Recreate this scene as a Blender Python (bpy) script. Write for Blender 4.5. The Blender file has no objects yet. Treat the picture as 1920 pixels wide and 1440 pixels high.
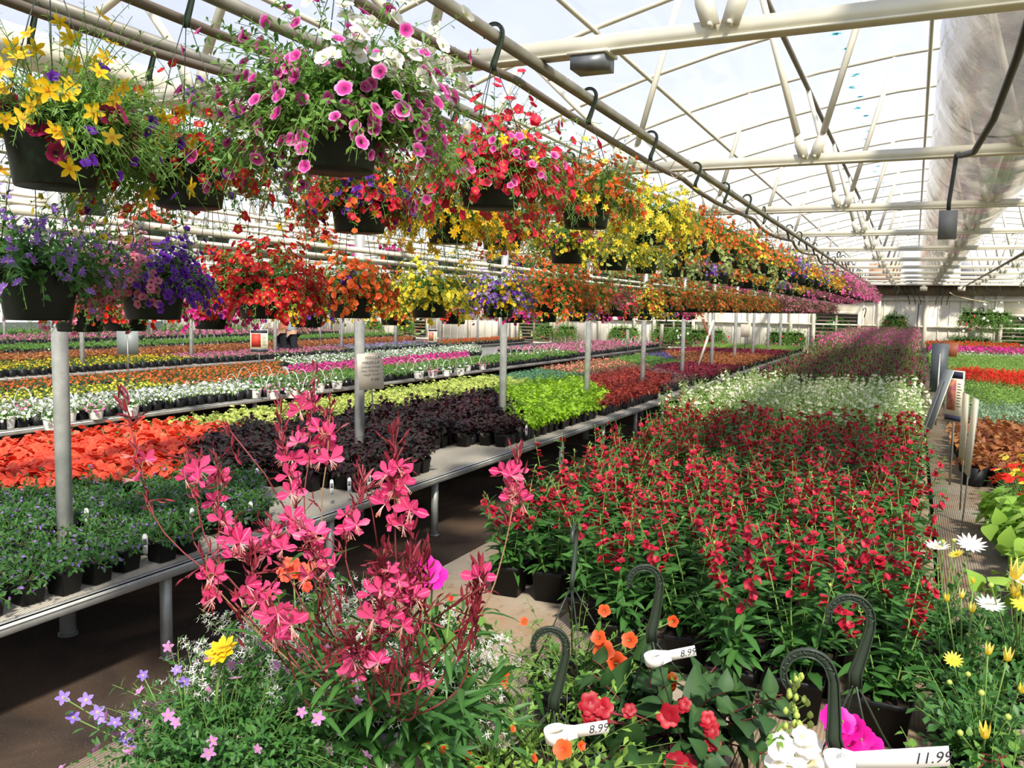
import bpy, math, random
import numpy as np
from mathutils import Matrix, Vector

scene = bpy.context.scene
C = scene.collection

# ------------------------------------------------------------------ camera, world, sun, exposure
FPX, EYE = 1610.0, 1.65
def _d(x, y): return np.array([(x-960)/FPX, -(y-720)/FPX, -1.0])
_Y = _d(1715, 590); _Y /= np.linalg.norm(_Y)
_Z = np.cross(_d(1715, 590), _d(715, 572)); _Z /= np.linalg.norm(_Z)
if _Z[1] < 0: _Z = -_Z
ROT = np.array([np.cross(_Y, _Z), _Y, _Z])
EYEP = np.array([0, 0, EYE])
cam_data = bpy.data.cameras.new('camera')
cam_data.sensor_width = 36.0; cam_data.sensor_fit = 'HORIZONTAL'
cam_data.lens = 36.0*FPX/1920.0
cam_data.clip_start = 0.05; cam_data.clip_end = 500
cam = bpy.data.objects.new('camera', cam_data); C.objects.link(cam)
M = Matrix.Identity(4)
for i in range(3):
    for j in range(3): M[i][j] = ROT[i][j]
M[2][3] = EYE
cam.matrix_world = M
scene.camera = cam

scene.view_settings.view_transform = 'Standard'
scene.view_settings.look = 'None'
scene.view_settings.gamma = 1.0
scene.view_settings.use_curve_mapping = False
scene.view_settings.exposure = 0.38
scene.cycles.max_bounces = 6
scene.cycles.diffuse_bounces = 3
scene.cycles.glossy_bounces = 2
scene.cycles.transmission_bounces = 4
scene.cycles.transparent_max_bounces = 8
scene.cycles.sample_clamp_indirect = 6
scene.cycles.caustics_reflective = False
scene.cycles.caustics_refractive = False

world = bpy.data.worlds.new('sky'); scene.world = world; world.use_nodes = True
wn = world.node_tree; wbg = wn.nodes['Background']
tc = wn.nodes.new('ShaderNodeTexCoord'); sep = wn.nodes.new('ShaderNodeSeparateXYZ')
rp = wn.nodes.new('ShaderNodeValToRGB')
rp.color_ramp.elements[0].position = 0.0; rp.color_ramp.elements[0].color = (0.95, 0.93, 0.88, 1)
rp.color_ramp.elements[1].position = 0.75; rp.color_ramp.elements[1].color = (0.34, 0.41, 0.62, 1)
e = rp.color_ramp.elements.new(0.25); e.color = (0.50, 0.56, 0.74, 1)
wn.links.new(tc.outputs['Generated'], sep.inputs[0]); wn.links.new(sep.outputs['Z'], rp.inputs[0])
wn.links.new(rp.outputs[0], wbg.inputs[0]); wbg.inputs[1].default_value = 1.0

sun_d = bpy.data.lights.new('sun', 'SUN'); sun_d.energy = 5.6; sun_d.angle = math.radians(5.0); sun_d.color = (1.0, 0.93, 0.80)
sun = bpy.data.objects.new('sun', sun_d); C.objects.link(sun)
sun.rotation_euler = Vector((0.42, -0.62, 0.80)).to_track_quat('Z', 'Y').to_euler()

# ------------------------------------------------------------------ pixels to places (used only to read positions off the photo)
def ray(x, y): return ROT @ _d(x, y)
def on(x, y, X=None, Y=None, Z=None):
    r = ray(x, y)
    s = X/r[0] if X is not None else (Y/r[1] if Y is not None else (Z-EYE)/r[2])
    return EYEP + r*s
def at(x, y, dep): return EYEP + ray(x, y)*dep
def proj(p):
    c = ROT.T @ (np.asarray(p, float)-EYEP)
    if c[2] > -0.05: return (-9999, -9999, -c[2])
    return (960+FPX*c[0]/-c[2], 720-FPX*c[1]/-c[2], -c[2])
def in_view(p, m=160):
    x, y, d = proj(p); return d > 0.3 and -m < x < 1920+m and -m < y < 1440+m

# ------------------------------------------------------------------ mesh building
rng = np.random.default_rng(7)
def nrm(a): return a/np.maximum(np.linalg.norm(a, axis=-1, keepdims=True), 1e-9)
class Geo:
    def __init__(s): s.V=[]; s.F=[]; s.M=[]; s.K=[]; s.n=0
    def add(s, V, F, m=0, K=None):
        V = np.asarray(V, float).reshape(-1, 3)
        if not isinstance(F, np.ndarray):
            F = np.array([tuple(f)+(-1,)*(4-len(f)) for f in F], int).reshape(-1, 4)
        s.V.append(V); s.F.append(np.where(F >= 0, F+s.n, -1))
        s.M.append(np.full(len(F), m, int) if np.isscalar(m) else np.asarray(m, int))
        if K is None: K = np.full((len(V), 3), 0.5)
        s.K.append(K); s.n += len(V)
    def inst(s, t, R, T, rnd, m=0):
        k = len(T)
        if k == 0: return
        V, F, K = t; n = len(V)
        W = np.einsum('kij,nj->kni', R, V)+T[:, None, :]
        FF = np.where(F[None] >= 0, F[None]+(np.arange(k)*n)[:, None, None], -1).reshape(-1, 4)
        KK = np.empty((k, n, 3)); KK[:, :, :2] = K[None]; KK[:, :, 2] = np.asarray(rnd)[:, None]
        if not np.isscalar(m): m = np.repeat(np.asarray(m), len(F))
        s.add(W.reshape(-1, 3), FF, m, KK.reshape(-1, 3))
    def arrays(s):
        if not s.V: return np.zeros((0, 3)), np.zeros((0, 4), int), np.zeros(0, int), np.zeros((0, 3))
        return np.concatenate(s.V), np.concatenate(s.F), np.concatenate(s.M), np.concatenate(s.K)
    def box(s, x0, x1, y0, y1, z0, z1, m=0):
        V = [(x, y, z) for z in (z0, z1) for y in (y0, y1) for x in (x0, x1)]
        s.add(V, [(0, 2, 3, 1), (4, 5, 7, 6), (0, 1, 5, 4), (2, 6, 7, 3), (0, 4, 6, 2), (1, 3, 7, 5)], m)
    def tube(s, pts, r, sides=8, m=0, cap=True, r2=None):
        P = np.asarray(pts, float); n = len(P)
        T = np.zeros_like(P); T[1:-1] = P[2:]-P[:-2]; T[0] = P[1]-P[0]; T[-1] = P[-1]-P[-2]; T = nrm(T)
        up = np.array([0, 0, 1.0]) if abs(T[0][2]) < 0.9 else np.array([1.0, 0, 0])
        rr = np.linspace(r, r if r2 is None else r2, n) if np.isscalar(r) else np.asarray(r)
        V = []; a = np.arange(sides)*2*np.pi/sides
        A = nrm(np.cross(T[0], up))
        for i in range(n):
            A = nrm(A-T[i]*np.dot(A, T[i])); B = np.cross(T[i], A)
            V.append(P[i]+rr[i]*(np.cos(a)[:, None]*A+np.sin(a)[:, None]*B))
        V = np.concatenate(V); F = []
        for i in range(n-1):
            for j in range(sides):
                k = (j+1) % sides
                F.append((i*sides+j, i*sides+k, (i+1)*sides+k, (i+1)*sides+j))
        if cap:
            c0 = len(V); V = np.vstack([V, P[:1], P[-1:]])
            for j in range(sides):
                k = (j+1) % sides
                F.append((c0, k, j)); F.append((c0+1, (n-1)*sides+j, (n-1)*sides+k))
        s.add(V, F, m)
    def ribbon(s, pts, side, w, th, m=0):
        # flat strap along pts, width w along side vectors, thickness th
        P = np.asarray(pts, float); n = len(P)
        S = nrm(np.broadcast_to(np.asarray(side, float), P.shape))
        T = np.gradient(P, axis=0); N = nrm(np.cross(T, S)); w = np.broadcast_to(np.asarray(w, float).reshape(-1, 1), (n, 1))
        V = np.stack([P-S*w/2-N*th/2, P+S*w/2-N*th/2, P+S*w/2+N*th/2, P-S*w/2+N*th/2], 1).reshape(-1, 3)
        F = [(4*i+j, 4*i+(j+1) % 4, 4*i+4+(j+1) % 4, 4*i+4+j) for i in range(n-1) for j in range(4)]
        F += [(3, 2, 1, 0), (4*n-4, 4*n-3, 4*n-2, 4*n-1)]
        s.add(V, F, m)
    def rev(s, prof, sides=24, c=(0, 0, 0), m=0, ms=None):
        a = np.arange(sides)*2*np.pi/sides; V = []
        for r, z in prof: V.append(np.stack([c[0]+r*np.cos(a), c[1]+r*np.sin(a), np.full(sides, c[2]+z)], 1))
        F = []; mm = []
        for i in range(len(prof)-1):
            for j in range(sides):
                k = (j+1) % sides; F.append((i*sides+j, i*sides+k, (i+1)*sides+k, (i+1)*sides+j)); mm.append(m if ms is None else ms[i])
        s.add(np.concatenate(V), F, np.array(mm))

def mesh_of(name, geo, mats, smooth=False):
    V, F, Mi, K = geo.arrays()
    me = bpy.data.meshes.new(name)
    tri = F[:, 3] < 0; cnt = np.where(tri, 3, 4)
    loops = F.reshape(-1); loops = loops[loops >= 0]
    me.vertices.add(len(V)); me.vertices.foreach_set('co', V.reshape(-1).astype(np.float32))
    me.loops.add(len(loops)); me.loops.foreach_set('vertex_index', loops.astype(np.int32))
    me.polygons.add(len(F))
    st = np.concatenate([[0], np.cumsum(cnt)[:-1]]) if len(F) else np.zeros(0)
    me.polygons.foreach_set('loop_start', st.astype(np.int32))
    me.polygons.foreach_set('material_index', Mi.astype(np.int32))
    if smooth: me.polygons.foreach_set('use_smooth', np.ones(len(F), bool))
    at_ = me.attributes.new('pc', 'FLOAT_VECTOR', 'POINT'); at_.data.foreach_set('vector', K.reshape(-1).astype(np.float32))
    me.update(calc_edges=True)
    for m in (mats if isinstance(mats, (list, tuple)) else [mats]): me.materials.append(m)
    return me
def obj(name, me, parent=None, loc=None, rz=None):
    o = bpy.data.objects.new(name, me); C.objects.link(o)
    if parent is not None: o.parent = parent
    if loc is not None: o.location = [float(v) for v in loc]
    if rz is not None: o.rotation_euler = (0, 0, rz)
    return o
def mk(name, geo, mats, parent=None, smooth=False, loc=None, rz=None):
    return obj(name, mesh_of(name, geo, mats, smooth), parent, loc, rz)
def tag(o, label, cat, group=None, kind=None):
    if label: o['label'] = label
    if cat: o['category'] = cat
    if group: o['group'] = group
    if kind: o['kind'] = kind
    return o
def thing(name, label, cat, loc=(0, 0, 0), rz=0, group=None):
    return tag(obj(name, None, None, loc, rz), label, cat, group)
def struct(name, geo, mats, smooth=False):
    o = mk(name, geo, mats, None, smooth); o['kind'] = 'structure'; return o

# ------------------------------------------------------------------ materials
def lin(c):
    if isinstance(c, str): c = tuple(int(c[i:i+2], 16)/255 for i in (0, 2, 4))
    return tuple(x/12.92 if x <= 0.04045 else ((x+0.055)/1.055)**2.4 for x in c)+(1,)
def newmat(name):
    m = bpy.data.materials.new(name); m.use_nodes = True
    return m, m.node_tree, m.node_tree.nodes['Principled BSDF'], m.node_tree.nodes['Material Output']
def plain(name, c, rough=0.5, metal=0.0, c2=None, scale=20, bump=0.0, spec=0.5, trans=None):
    m, nt, b, out = newmat(name)
    b.inputs['Base Color'].default_value = lin(c); b.inputs['Roughness'].default_value = rough
    b.inputs['Metallic'].default_value = metal; b.inputs['Specular IOR Level'].default_value = spec
    if c2 is not None or bump:
        tx = nt.nodes.new('ShaderNodeTexCoord'); n = nt.nodes.new('ShaderNodeTexNoise'); n.inputs['Scale'].default_value = scale
        n.inputs['Detail'].default_value = 6
        nt.links.new(tx.outputs['Object'], n.inputs['Vector'])
        if c2 is not None:
            r = nt.nodes.new('ShaderNodeValToRGB'); r.color_ramp.elements[0].position = .35; r.color_ramp.elements[1].position = .65
            r.color_ramp.elements[0].color = lin(c); r.color_ramp.elements[1].color = lin(c2)
            nt.links.new(n.outputs['Fac'], r.inputs[0]); nt.links.new(r.outputs[0], b.inputs['Base Color'])
        if bump:
            bp = nt.nodes.new('ShaderNodeBump'); bp.inputs['Strength'].default_value = bump; bp.inputs['Distance'].default_value = 0.01
            nt.links.new(n.outputs['Fac'], bp.inputs['Height']); nt.links.new(bp.outputs[0], b.inputs['Normal'])
    if trans:
        t = nt.nodes.new('ShaderNodeBsdfTranslucent'); t.inputs[0].default_value = lin(c)
        mx = nt.nodes.new('ShaderNodeMixShader'); mx.inputs[0].default_value = trans
        nt.links.new(b.outputs[0], mx.inputs[1]); nt.links.new(t.outputs[0], mx.inputs[2]); nt.links.new(mx.outputs[0], out.inputs[0])
    return m
def organic(name, stops, var=None, trans=0.35, rough=0.45, vein=False, chan=0, spec=0.4, varamt=1.0):
    """stops: [(pos, colour)] read along the petal radius / leaf width; var: second colour mixed per piece"""
    m, nt, b, out = newmat(name); b.inputs['Roughness'].default_value = rough; b.inputs['Specular IOR Level'].default_value = spec
    a = nt.nodes.new('ShaderNodeAttribute'); a.attribute_name = 'pc'
    sp = nt.nodes.new('ShaderNodeSeparateXYZ'); nt.links.new(a.outputs['Vector'], sp.inputs[0])
    r = nt.nodes.new('ShaderNodeValToRGB'); cr = r.color_ramp
    cr.elements[0].position = stops[0][0]; cr.elements[0].color = lin(stops[0][1])
    cr.elements[1].position = stops[-1][0] if len(stops) > 1 else 1; cr.elements[1].color = lin(stops[-1][1])
    for p, c in stops[1:-1]: cr.elements.new(p).color = lin(c)
    nt.links.new(sp.outputs[chan], r.inputs[0]); col = r.outputs[0]
    if var is not None:
        mx = nt.nodes.new('ShaderNodeMix'); mx.data_type = 'RGBA'; mh = nt.nodes.new('ShaderNodeMath'); mh.operation = 'MULTIPLY'; mh.inputs[1].default_value = varamt; nt.links.new(sp.outputs[2], mh.inputs[0]); nt.links.new(mh.outputs[0], mx.inputs[0])
        nt.links.new(col, mx.inputs[6]); mx.inputs[7].default_value = lin(var); col = mx.outputs[2]
    nt.links.new(col, b.inputs['Base Color'])
    t = nt.nodes.new('ShaderNodeBsdfTranslucent'); nt.links.new(col, t.inputs[0])
    ms = nt.nodes.new('ShaderNodeMixShader'); ms.inputs[0].default_value = trans
    nt.links.new(b.outputs[0], ms.inputs[1]); nt.links.new(t.outputs[0], ms.inputs[2]); nt.links.new(ms.outputs[0], out.inputs[0])
    return m

LEAF = organic('leaf_green', [(0, '5f8f3c'), (1, '4d7f2f')], var='7da548')
LEAFD = organic('leaf_deep_green', [(0, '5d9046'), (1, '467a34')], var='3c6c32')
LEAFL = organic('leaf_light_green', [(0, '86b04e'), (1, '79a843')], var='a3c45c')
LEAFG = organic('leaf_grey_green', [(0, '8fb08a'), (1, '7d9c78')], var='a9bf9f')
LEAFB = organic('leaf_blue_green', [(0, '5c8f68'), (1, '47795a')], var='6fa078')
STEM = plain('stem_green', '6f8f42', 0.6); STEMR = plain('stem_red', '7a2f30', 0.6); STEMB = plain('stem_tan', '8a6a44', 0.6)
def flat_(name, c, var, **k): return organic(name, [(0, c), (1, c)], var=var, **k)
PERILLA = organic('leaf_dark_purple', [(0, '43192e'), (1, '260f1e')], var='2a3322', trans=.15, rough=.5, spec=.25)
YELLEAF = organic('leaf_pale_yellow', [(0, 'd8d978'), (.6, 'd2da7c'), (1, 'a9c05c')], var='bccd62')
LIMELEAF = organic('leaf_lime', [(0, 'bfe034'), (1, 'a5d02c')], var='8fc02e')
REDLEAF = organic('leaf_red', [(0, 'a33534'), (1, '70202a')], var='c85a3c')
BURG = organic('leaf_burgundy', [(0, '7a2030'), (1, '521622')], var='963040')
RUST = organic('leaf_rust', [(0, 'a86034'), (1, '8a3a30')], var='c08a48')
BRONZE = organic('leaf_bronze', [(0, '6f6a4a'), (1, '4c5238')], var='7a4a40')
VARIEG = organic('leaf_variegated', [(0, '6f9446'), (.55, '7fa04c'), (.7, 'eceaa8'), (1, 'f4f0b8')], var='b5c878')
def petal(name, out_, mid, thr, var=None, t=.3): return organic(name, [(0, thr), (.2, thr), (.4, mid), (.62, mid), (1, out_)], var=var or out_, trans=t, rough=.5, varamt=.45)
P_MAG = petal('petal_magenta_white', 'f6bce6', 'd83098', '6a0c48', 'e040a0')
P_WHITE = petal('petal_white', 'fdfbf6', 'f7f3ea', 'e9dca0', 'ffffff')
P_CREAM = petal('petal_cream', 'f7f6dc', 'f0efcc', 'd8dc9c', 'fbfaee')
P_ROSE = petal('petal_rose', 'e8264e', 'd81c48', 'c9661e', 'f0304a')
P_RED = petal('petal_red', 'dc2030', 'd01828', 'e8a020', 'c81430')
P_ORANGE = petal('petal_orange', 'f4702a', 'ee5a20', 'c83a18', 'f88838')
P_YEL = petal('petal_yellow', 'f7e43c', 'f6dc2c', 'c99a20', 'f4ea66')
P_GOLD = petal('petal_golden', 'fbd21c', 'f9c414', 'e08a10', 'fde03c')
P_VIO = petal('petal_violet', '7a2fc0', '6a22ae', '32104e', '5a1a90')
P_LIL = petal('petal_lilac', 'b48ae0', 'a070d8', 'f0e0b0', '9a66d4')
P_PINK = petal('petal_pink', 'f4a0b8', 'f08aa8', '8a1838', 'ee7aa4')
P_CORAL = petal('petal_coral', 'f8583a', 'f24a30', 'e03c24', 'f97a4e')
P_HOT = petal('petal_hot_pink', 'e8249a', 'e01c8c', 'a01060', 'f050b0')
P_GAURA = organic('petal_gaura', [(0, 'f8a8c0'), (.2, 'ee3c80'), (1, 'ec3c86')], var='f2558a', trans=.35)
P_ANG = petal('petal_crimson', 'd02444', 'c01c3c', '5a0c20', 'dc3448')
P_MAUVE = petal('petal_mauve', '8c2048', '7c1a42', '4a1028', 'a02858')
P_ANGP = petal('petal_rose_pink', 'ee66ac', 'e858a4', 'b04888', 'f58cc0')
P_BRICK = petal('petal_burnt_orange', 'd8742c', 'd06028', '9a3a20', 'e8903a')
P_SCAR = petal('petal_scarlet', 'f03020', 'e82818', 'd02010', 'f84a2a')
P_MAROON = petal('petal_maroon', 'a82058', '981a50', '5a0c30', 'bc3068')
BUD = flat_('bud_dark_red', '74202f', '94303f', trans=.1)
BUDG = flat_('bud_green', '9ab84e', 'c6cf6c', trans=.1)
GOLDC = plain('flower_centre', 'e0a020', .8); 
SOIL = plain('soil', '2c211a', .95, c2='4a3a2c', scale=180, bump=.6)
POTB = plain('pot_black', '141517', .5, spec=.3); POTG = plain('pot_dark_green', '121a12', .45, spec=.35); POTL = plain('pot_olive', '3c4a36', .5)
POTW = plain('pot_white', 'eeeeea', .4); POTGR = plain('pot_grey', '77797a', .6)
HOOKG = plain('hook_dark_green', '2e3a2e', .4); WIRE = plain('wire_green', '3a4438', .4, metal=.3)
WHITEP = plain('plastic_white', 'f4f4f2', .4); TAGP = plain('paper_white', 'fbfaf6', .6); INK = plain('ink', '2c2c30', .7)
GALV = plain('galvanised', 'cccdc8', .45, metal=.35, c2='b2b4b0', scale=14); STEEL = plain('grey_steel', '85898a', .45, metal=.5, c2='70757a', scale=25)
WPAINT = plain('white_painted_tube', 'e4dfce', .45, metal=.1, c2='d8d2be', scale=8)
CREAM = plain('cream_paint', 'ece6d4', .6, c2='e0d8c2', scale=3)
RUBBER = plain('black_hose', '2a2a28', .5); TWINE = plain('twine', 'd8c8a4', .9)

# ------------------------------------------------------------------ leaf and petal shapes
def leaf_t(w=.35, n=3, fold=.12, curl=.25, shape='lance', teeth=0):
    V = []; K = []; F = []
    for i in range(n+1):
        t = i/n
        if shape == 'lance': ww = math.sin(math.pi*t**.8)*w/2
        elif shape == 'ovate': ww = math.sin(math.pi*t**.6)*w/2
        elif shape == 'spoon': ww = (math.sin(math.pi*t**1.6)*.9+.1*(t < .99))*w/2
        else: ww = w/2*(1-abs(2*t-1)**2.2)
        if teeth and 0 < i < n: ww *= 1+(.16 if i % 2 else -.16)
        z = -curl*t*t
        V += [(t, -ww, z+fold*ww*2), (t, 0, z), (t, ww, z+fold*ww*2)]
        K += [(1, t), (0, t), (1, t)]
    for i in range(n):
        a = 3*i
        if i == 0: F += [(a+1, a+3, a+4, -1), (a+1, a+4, a+5, -1)]
        elif i == n-1: F += [(a, a+4, a+1, -1), (a+1, a+4, a+2, -1)]
        else: F += [(a, a+3, a+4, a+1), (a+1, a+4, a+5, a+2)]
    return np.array(V, float), np.array(F), np.array(K, float)
LF = leaf_t(.32, 4); LF_N = leaf_t(.16, 4, curl=.35); LF_O = leaf_t(.7, 5, .1, .3, 'ovate'); LF_S = leaf_t(.45, 3, .1, .2, 'spoon')
LF_T = leaf_t(.85, 7, .12, .35, 'ovate', 1); LF_LO = leaf_t(.4, 2, .15, .2); LF_OLO = leaf_t(.85, 3, .15, .35, 'ovate')
def funnel_t(lobes=5, notch=.16, depth=.35, rings=((.12, -1), (.3, -.45), (.7, -.08)), sub=4, flare=.03, ruffle=0):
    n = lobes*sub; a = np.arange(n)*2*np.pi/n; V = [(0, 0, -depth)]; K = [(0, 0)]
    lob = 1-notch*(np.abs(np.cos(lobes*a/2))**6)
    for rr, zz in rings:
        for j in range(n): V.append((rr*math.cos(a[j]), rr*math.sin(a[j]), zz*depth)); K.append((rr, j/n))
    for j in range(n):
        z = flare+ruffle*math.sin(lobes*2*a[j]); V.append((lob[j]*math.cos(a[j]), lob[j]*math.sin(a[j]), z)); K.append((1, j/n))
    F = [(0, 1+j, 1+(j+1) % n, -1) for j in range(n)]
    for i in range(len(rings)):
        o = 1+i*n
        F += [(o+j, o+n+j, o+n+(j+1) % n, o+(j+1) % n) for j in range(n)]
    return np.array(V, float), np.array(F), np.array(K, float)
FL_P = funnel_t(); FL_PM = funnel_t(sub=2, rings=((.3, -.6),), notch=.2)
FL_LO = funnel_t(lobes=5, sub=1, rings=(), depth=.3, notch=0)
FL_R = funnel_t(5, .22, .12, ((.2, -.7), (.6, .5)), 4, -.06, .05)     # flat rounded impatiens bloom
FL_B = funnel_t(4, .10, .12, ((.2, -.7), (.6, .8)), 4, -.10, .07)
FL_RLO = funnel_t(5, .2, .1, (), 2, 0)
def petals_t(n=5, w=.42, r0=.12, seg=3, dish=.15, arc=360, start=0, centre=.16, tipw=.35, ccol=True):
    V = []; K = []; F = []
    for i in range(n):
        a = math.radians(start+arc*i/(n if arc == 360 else max(n-1, 1))); ca, sa = math.cos(a), math.sin(a)
        b = len(V)
        for s_ in range(seg+1):
            t = s_/seg; r = r0+(1-r0)*t; ww = w*(math.sin(math.pi*(.15+.75*t)))/2*(1 if t < 1 else tipw)
            z = dish*t*t
            for q, zz in ((-1, .04), (0, 0), (1, .04)):
                y = q*ww; V.append((r*ca-y*sa, r*sa+y*ca, z+zz)); K.append((.25+.75*t, i/n))
        for s_ in range(seg):
            o = b+3*s_; F += [(o, o+3, o+4, o+1), (o+1, o+4, o+5, o+2)]
    if centre:
        b = len(V); m = 8; V.append((0, 0, .1)); K.append((0, 0))
        for j in range(m):
            V.append((centre*math.cos(2*math.pi*j/m), centre*math.sin(2*math.pi*j/m), .03)); K.append((0, 0))
        F += [(b, b+1+j, b+1+(j+1) % m, -1) for j in range(m)]
    return np.array(V, float), np.array(F), np.array(K, float)
FL_STAR = petals_t(5, .5, .1, 3, .1, tipw=.25)
FL_STARLO = petals_t(5, .5, .1, 1, .1, centre=0, tipw=.6)
FL_FAN = petals_t(5, .36, .05, 3, .1, arc=150, start=-75, centre=.1)
FL_DAISY = petals_t(14, .26, .18, 3, .2, centre=.22); FL_4 = petals_t(4, .55, .05, 3, .1, centre=.1, tipw=.7)
FL_BAC = petals_t(5, .62, .05, 3, .08, centre=.16, tipw=.75)
FL_DOT = petals_t(2, .7, 0, 1, .1, centre=0, tipw=.9)
# ------------------------------------------------------------------ growing plants
def frames(x, up):
    x = nrm(x); y = nrm(np.cross(up, x)); z = np.cross(x, y); return np.stack([x, y, z], -1)
def facing(n, g):
    n = nrm(n); r = nrm(g.normal(size=n.shape)); x = nrm(r-n*np.sum(r*n, -1, keepdims=True)); return np.stack([x, np.cross(n, x), n], -1)
def grow(G, g, n=20, L=(.1, .2), spread=60, mins=0, droop=0, base=.03, z0=0, leaf=None, llen=.04, nleaf=8, lz=(.1, 1), lang=55,
         flower=None, fs=.015, nfl=1, fz=(.8, 1), ped=.012, sr=.0015, ml=0, msm=1, mf=2, Gf=None, wob=.25, steps=7, fup=.5, sides=3,
         stems=True, ltaper=.5, fout=1.0, az=None, lup=.6, ldroop=0.0, foff=(0, 0, 0), bud=None, nbud=0, mb=3):
    """stems rise or trail from a crown at z0; leaves go to G, blossoms to Gf; returns stem paths"""
    ph = g.uniform(0, 2*np.pi, n) if az is None else np.radians(g.uniform(az[0], az[1], n))
    th = np.radians(mins+(spread-mins)*np.sqrt(g.uniform(0, 1, n)))
    d = np.stack([np.sin(th)*np.cos(ph), np.sin(th)*np.sin(ph), np.cos(th)], -1)
    rr = base*np.sqrt(g.uniform(0, 1, n))*(.4+.6*th/max(th.max(), .01))
    p = np.stack([rr*np.cos(ph), rr*np.sin(ph), np.full(n, z0)], -1)+np.array(foff)
    Ls = g.uniform(L[0], L[1], n); P = [p.copy()]; D = [d.copy()]
    wv = g.normal(size=(n, 3))*wob
    for s in range(steps):
        d = nrm(d+np.array([0, 0, -droop/steps])+wv/steps+g.normal(size=(n, 3))*wob/steps)
        p = p+d*(Ls/steps)[:, None]; P.append(p.copy()); D.append(d.copy())
    P = np.stack(P, 1); D = np.stack(D, 1)
    if stems:
        a = np.arange(sides)*2*np.pi/sides
        A = nrm(np.cross(D, np.array([.13, .21, .97]))); B = np.cross(D, A)
        rad = sr*(1-.5*np.linspace(0, 1, steps+1))[None, :, None, None]
        ring = P[:, :, None]+rad*(np.cos(a)[:, None]*A[:, :, None]+np.sin(a)[:, None]*B[:, :, None])
        V = ring.reshape(-1, 3); S = steps+1
        i = np.arange(n)[:, None, None]*S*sides; s_ = np.arange(steps)[None, :, None]*sides; j = np.arange(sides)[None, None]; k = (j+1) % sides
        F = np.stack([i+s_+j, i+s_+k, i+s_+sides+k, i+s_+sides+j], -1).reshape(-1, 4)
        G.add(V, F, msm)
    def sample(t, idx):
        f = t*steps; q = np.clip(f.astype(int), 0, steps-1); u = (f-q)[:, None]
        return P[idx, q]*(1-u)+P[idx, q+1]*u, nrm(D[idx, q]*(1-u)+D[idx, q+1]*u)
    if leaf is not None and nleaf:
        idx = np.repeat(np.arange(n), nleaf); kk = np.tile(np.arange(nleaf), n)
        t = lz[0]+(lz[1]-lz[0])*(kk+g.uniform(0, .8, len(kk)))/nleaf; t = np.clip(t, 0, .999)
        pos, tan = sample(t, idx)
        a1 = nrm(np.cross(tan, nrm(g.normal(size=(n, 3)))[idx])); b1 = np.cross(tan, a1)
        ang = kk*2.4+g.uniform(-.4, .4, len(kk))
        perp = np.cos(ang)[:, None]*a1+np.sin(ang)[:, None]*b1
        la = math.radians(lang); x = nrm(tan*math.cos(la)+perp*math.sin(la)+np.array([0, 0, -ldroop])+g.normal(size=pos.shape)*.18)
        R = frames(x, tan*(1-lup)+np.array([0, 0, lup])+g.normal(size=pos.shape)*.25)
        sc = llen*g.uniform(.7, 1.15, len(kk))*(1-ltaper*np.clip((t-lz[0])/max(lz[1]-lz[0], .01), 0, 1)**1.5)
        G.inst(leaf, R*sc[:, None, None], pos, g.uniform(0, 1, len(kk)), ml)
    if flower is not None and nfl:
        idx = np.repeat(np.arange(n), nfl) if nfl >= 1 else np.where(g.uniform(size=n) < nfl)[0]; t = g.uniform(fz[0], min(fz[1], .999), len(idx)); pos, tan = sample(t, idx)
        rv = g.normal(size=pos.shape); perp = nrm(rv-tan*np.sum(rv*tan, -1, keepdims=True))
        out = pos-np.array([foff[0], foff[1], z0]); out[:, 2] *= .5; out = nrm(out)
        perp = nrm(perp+out*fout*.8)
        pos = pos+perp*ped
        nn = nrm(out*fout+np.array([0, 0, fup])+perp*.5+rv*.25)
        (Gf or G).inst(flower, facing(nn, g)*(fs*g.uniform(.75, 1.1, len(idx)))[:, None, None], pos, g.uniform(0, 1, len(idx)), mf)
    if bud is not None and nbud:
        idx = np.repeat(np.arange(n), nbud); t = g.uniform(max(fz[0], .6), .999, len(idx)); pos, tan = sample(t, idx)
        (Gf or G).inst(bud, frames(nrm(tan+g.normal(size=pos.shape)*.4), g.normal(size=pos.shape))*(fs*.9*g.uniform(.6, 1, len(idx)))[:, None, None], pos, g.uniform(0, 1, len(idx)), mb)
    return P

def square_pot(G, s=.056, h=.1, m=0, msoil=1, lip=.012):
    def ring(w, z, r=.006):
        pts = []
        for qx, qy, a0 in ((1, 1, 0), (-1, 1, 90), (-1, -1, 180), (1, -1, 270)):
            for k in range(3):
                a = math.radians(a0+45*k); pts.append((qx*(w-r)+r*math.cos(a), qy*(w-r)+r*math.sin(a), z))
        return pts
    rs = [ring(.002, 0, .001), ring(s*.78, 0), ring(s*.94, h-.014), ring(s*.94+.002, h-.014), ring(s, h), ring(s-.003, h), ring(s-.005, h-lip), ring(.002, h-lip, .001)]
    V = np.array(sum(rs, [])); F = []; ms = []
    for i in range(len(rs)-1):
        for j in range(12): F.append((i*12+j, i*12+(j+1) % 12, i*12+12+(j+1) % 12, i*12+12+j)); ms.append(msoil if i == 6 else m)
    G.add(V, F, np.array(ms))
def round_pot(G, r=.108, h=.15, m=0, msoil=1, sides=28):
    G.rev([(.001, 0), (r*.76, 0), (r*.78, .004), (r*.95, h*.84), (r*.95, h*.86), (r*1.0, h*.86), (r*1.02, h*.98), (r, h), (r*.96, h), (r*.93, h-.02), (.001, h-.015)],
          sides, m=m, ms=[m]*9+[msoil])
def tagged(parts):      # parts: list of (name, geo, mats, smooth)
    return [(n, mesh_of(n, g_, ms_, sm)) for n, g_, ms_, sm in parts if g_.n]
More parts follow.
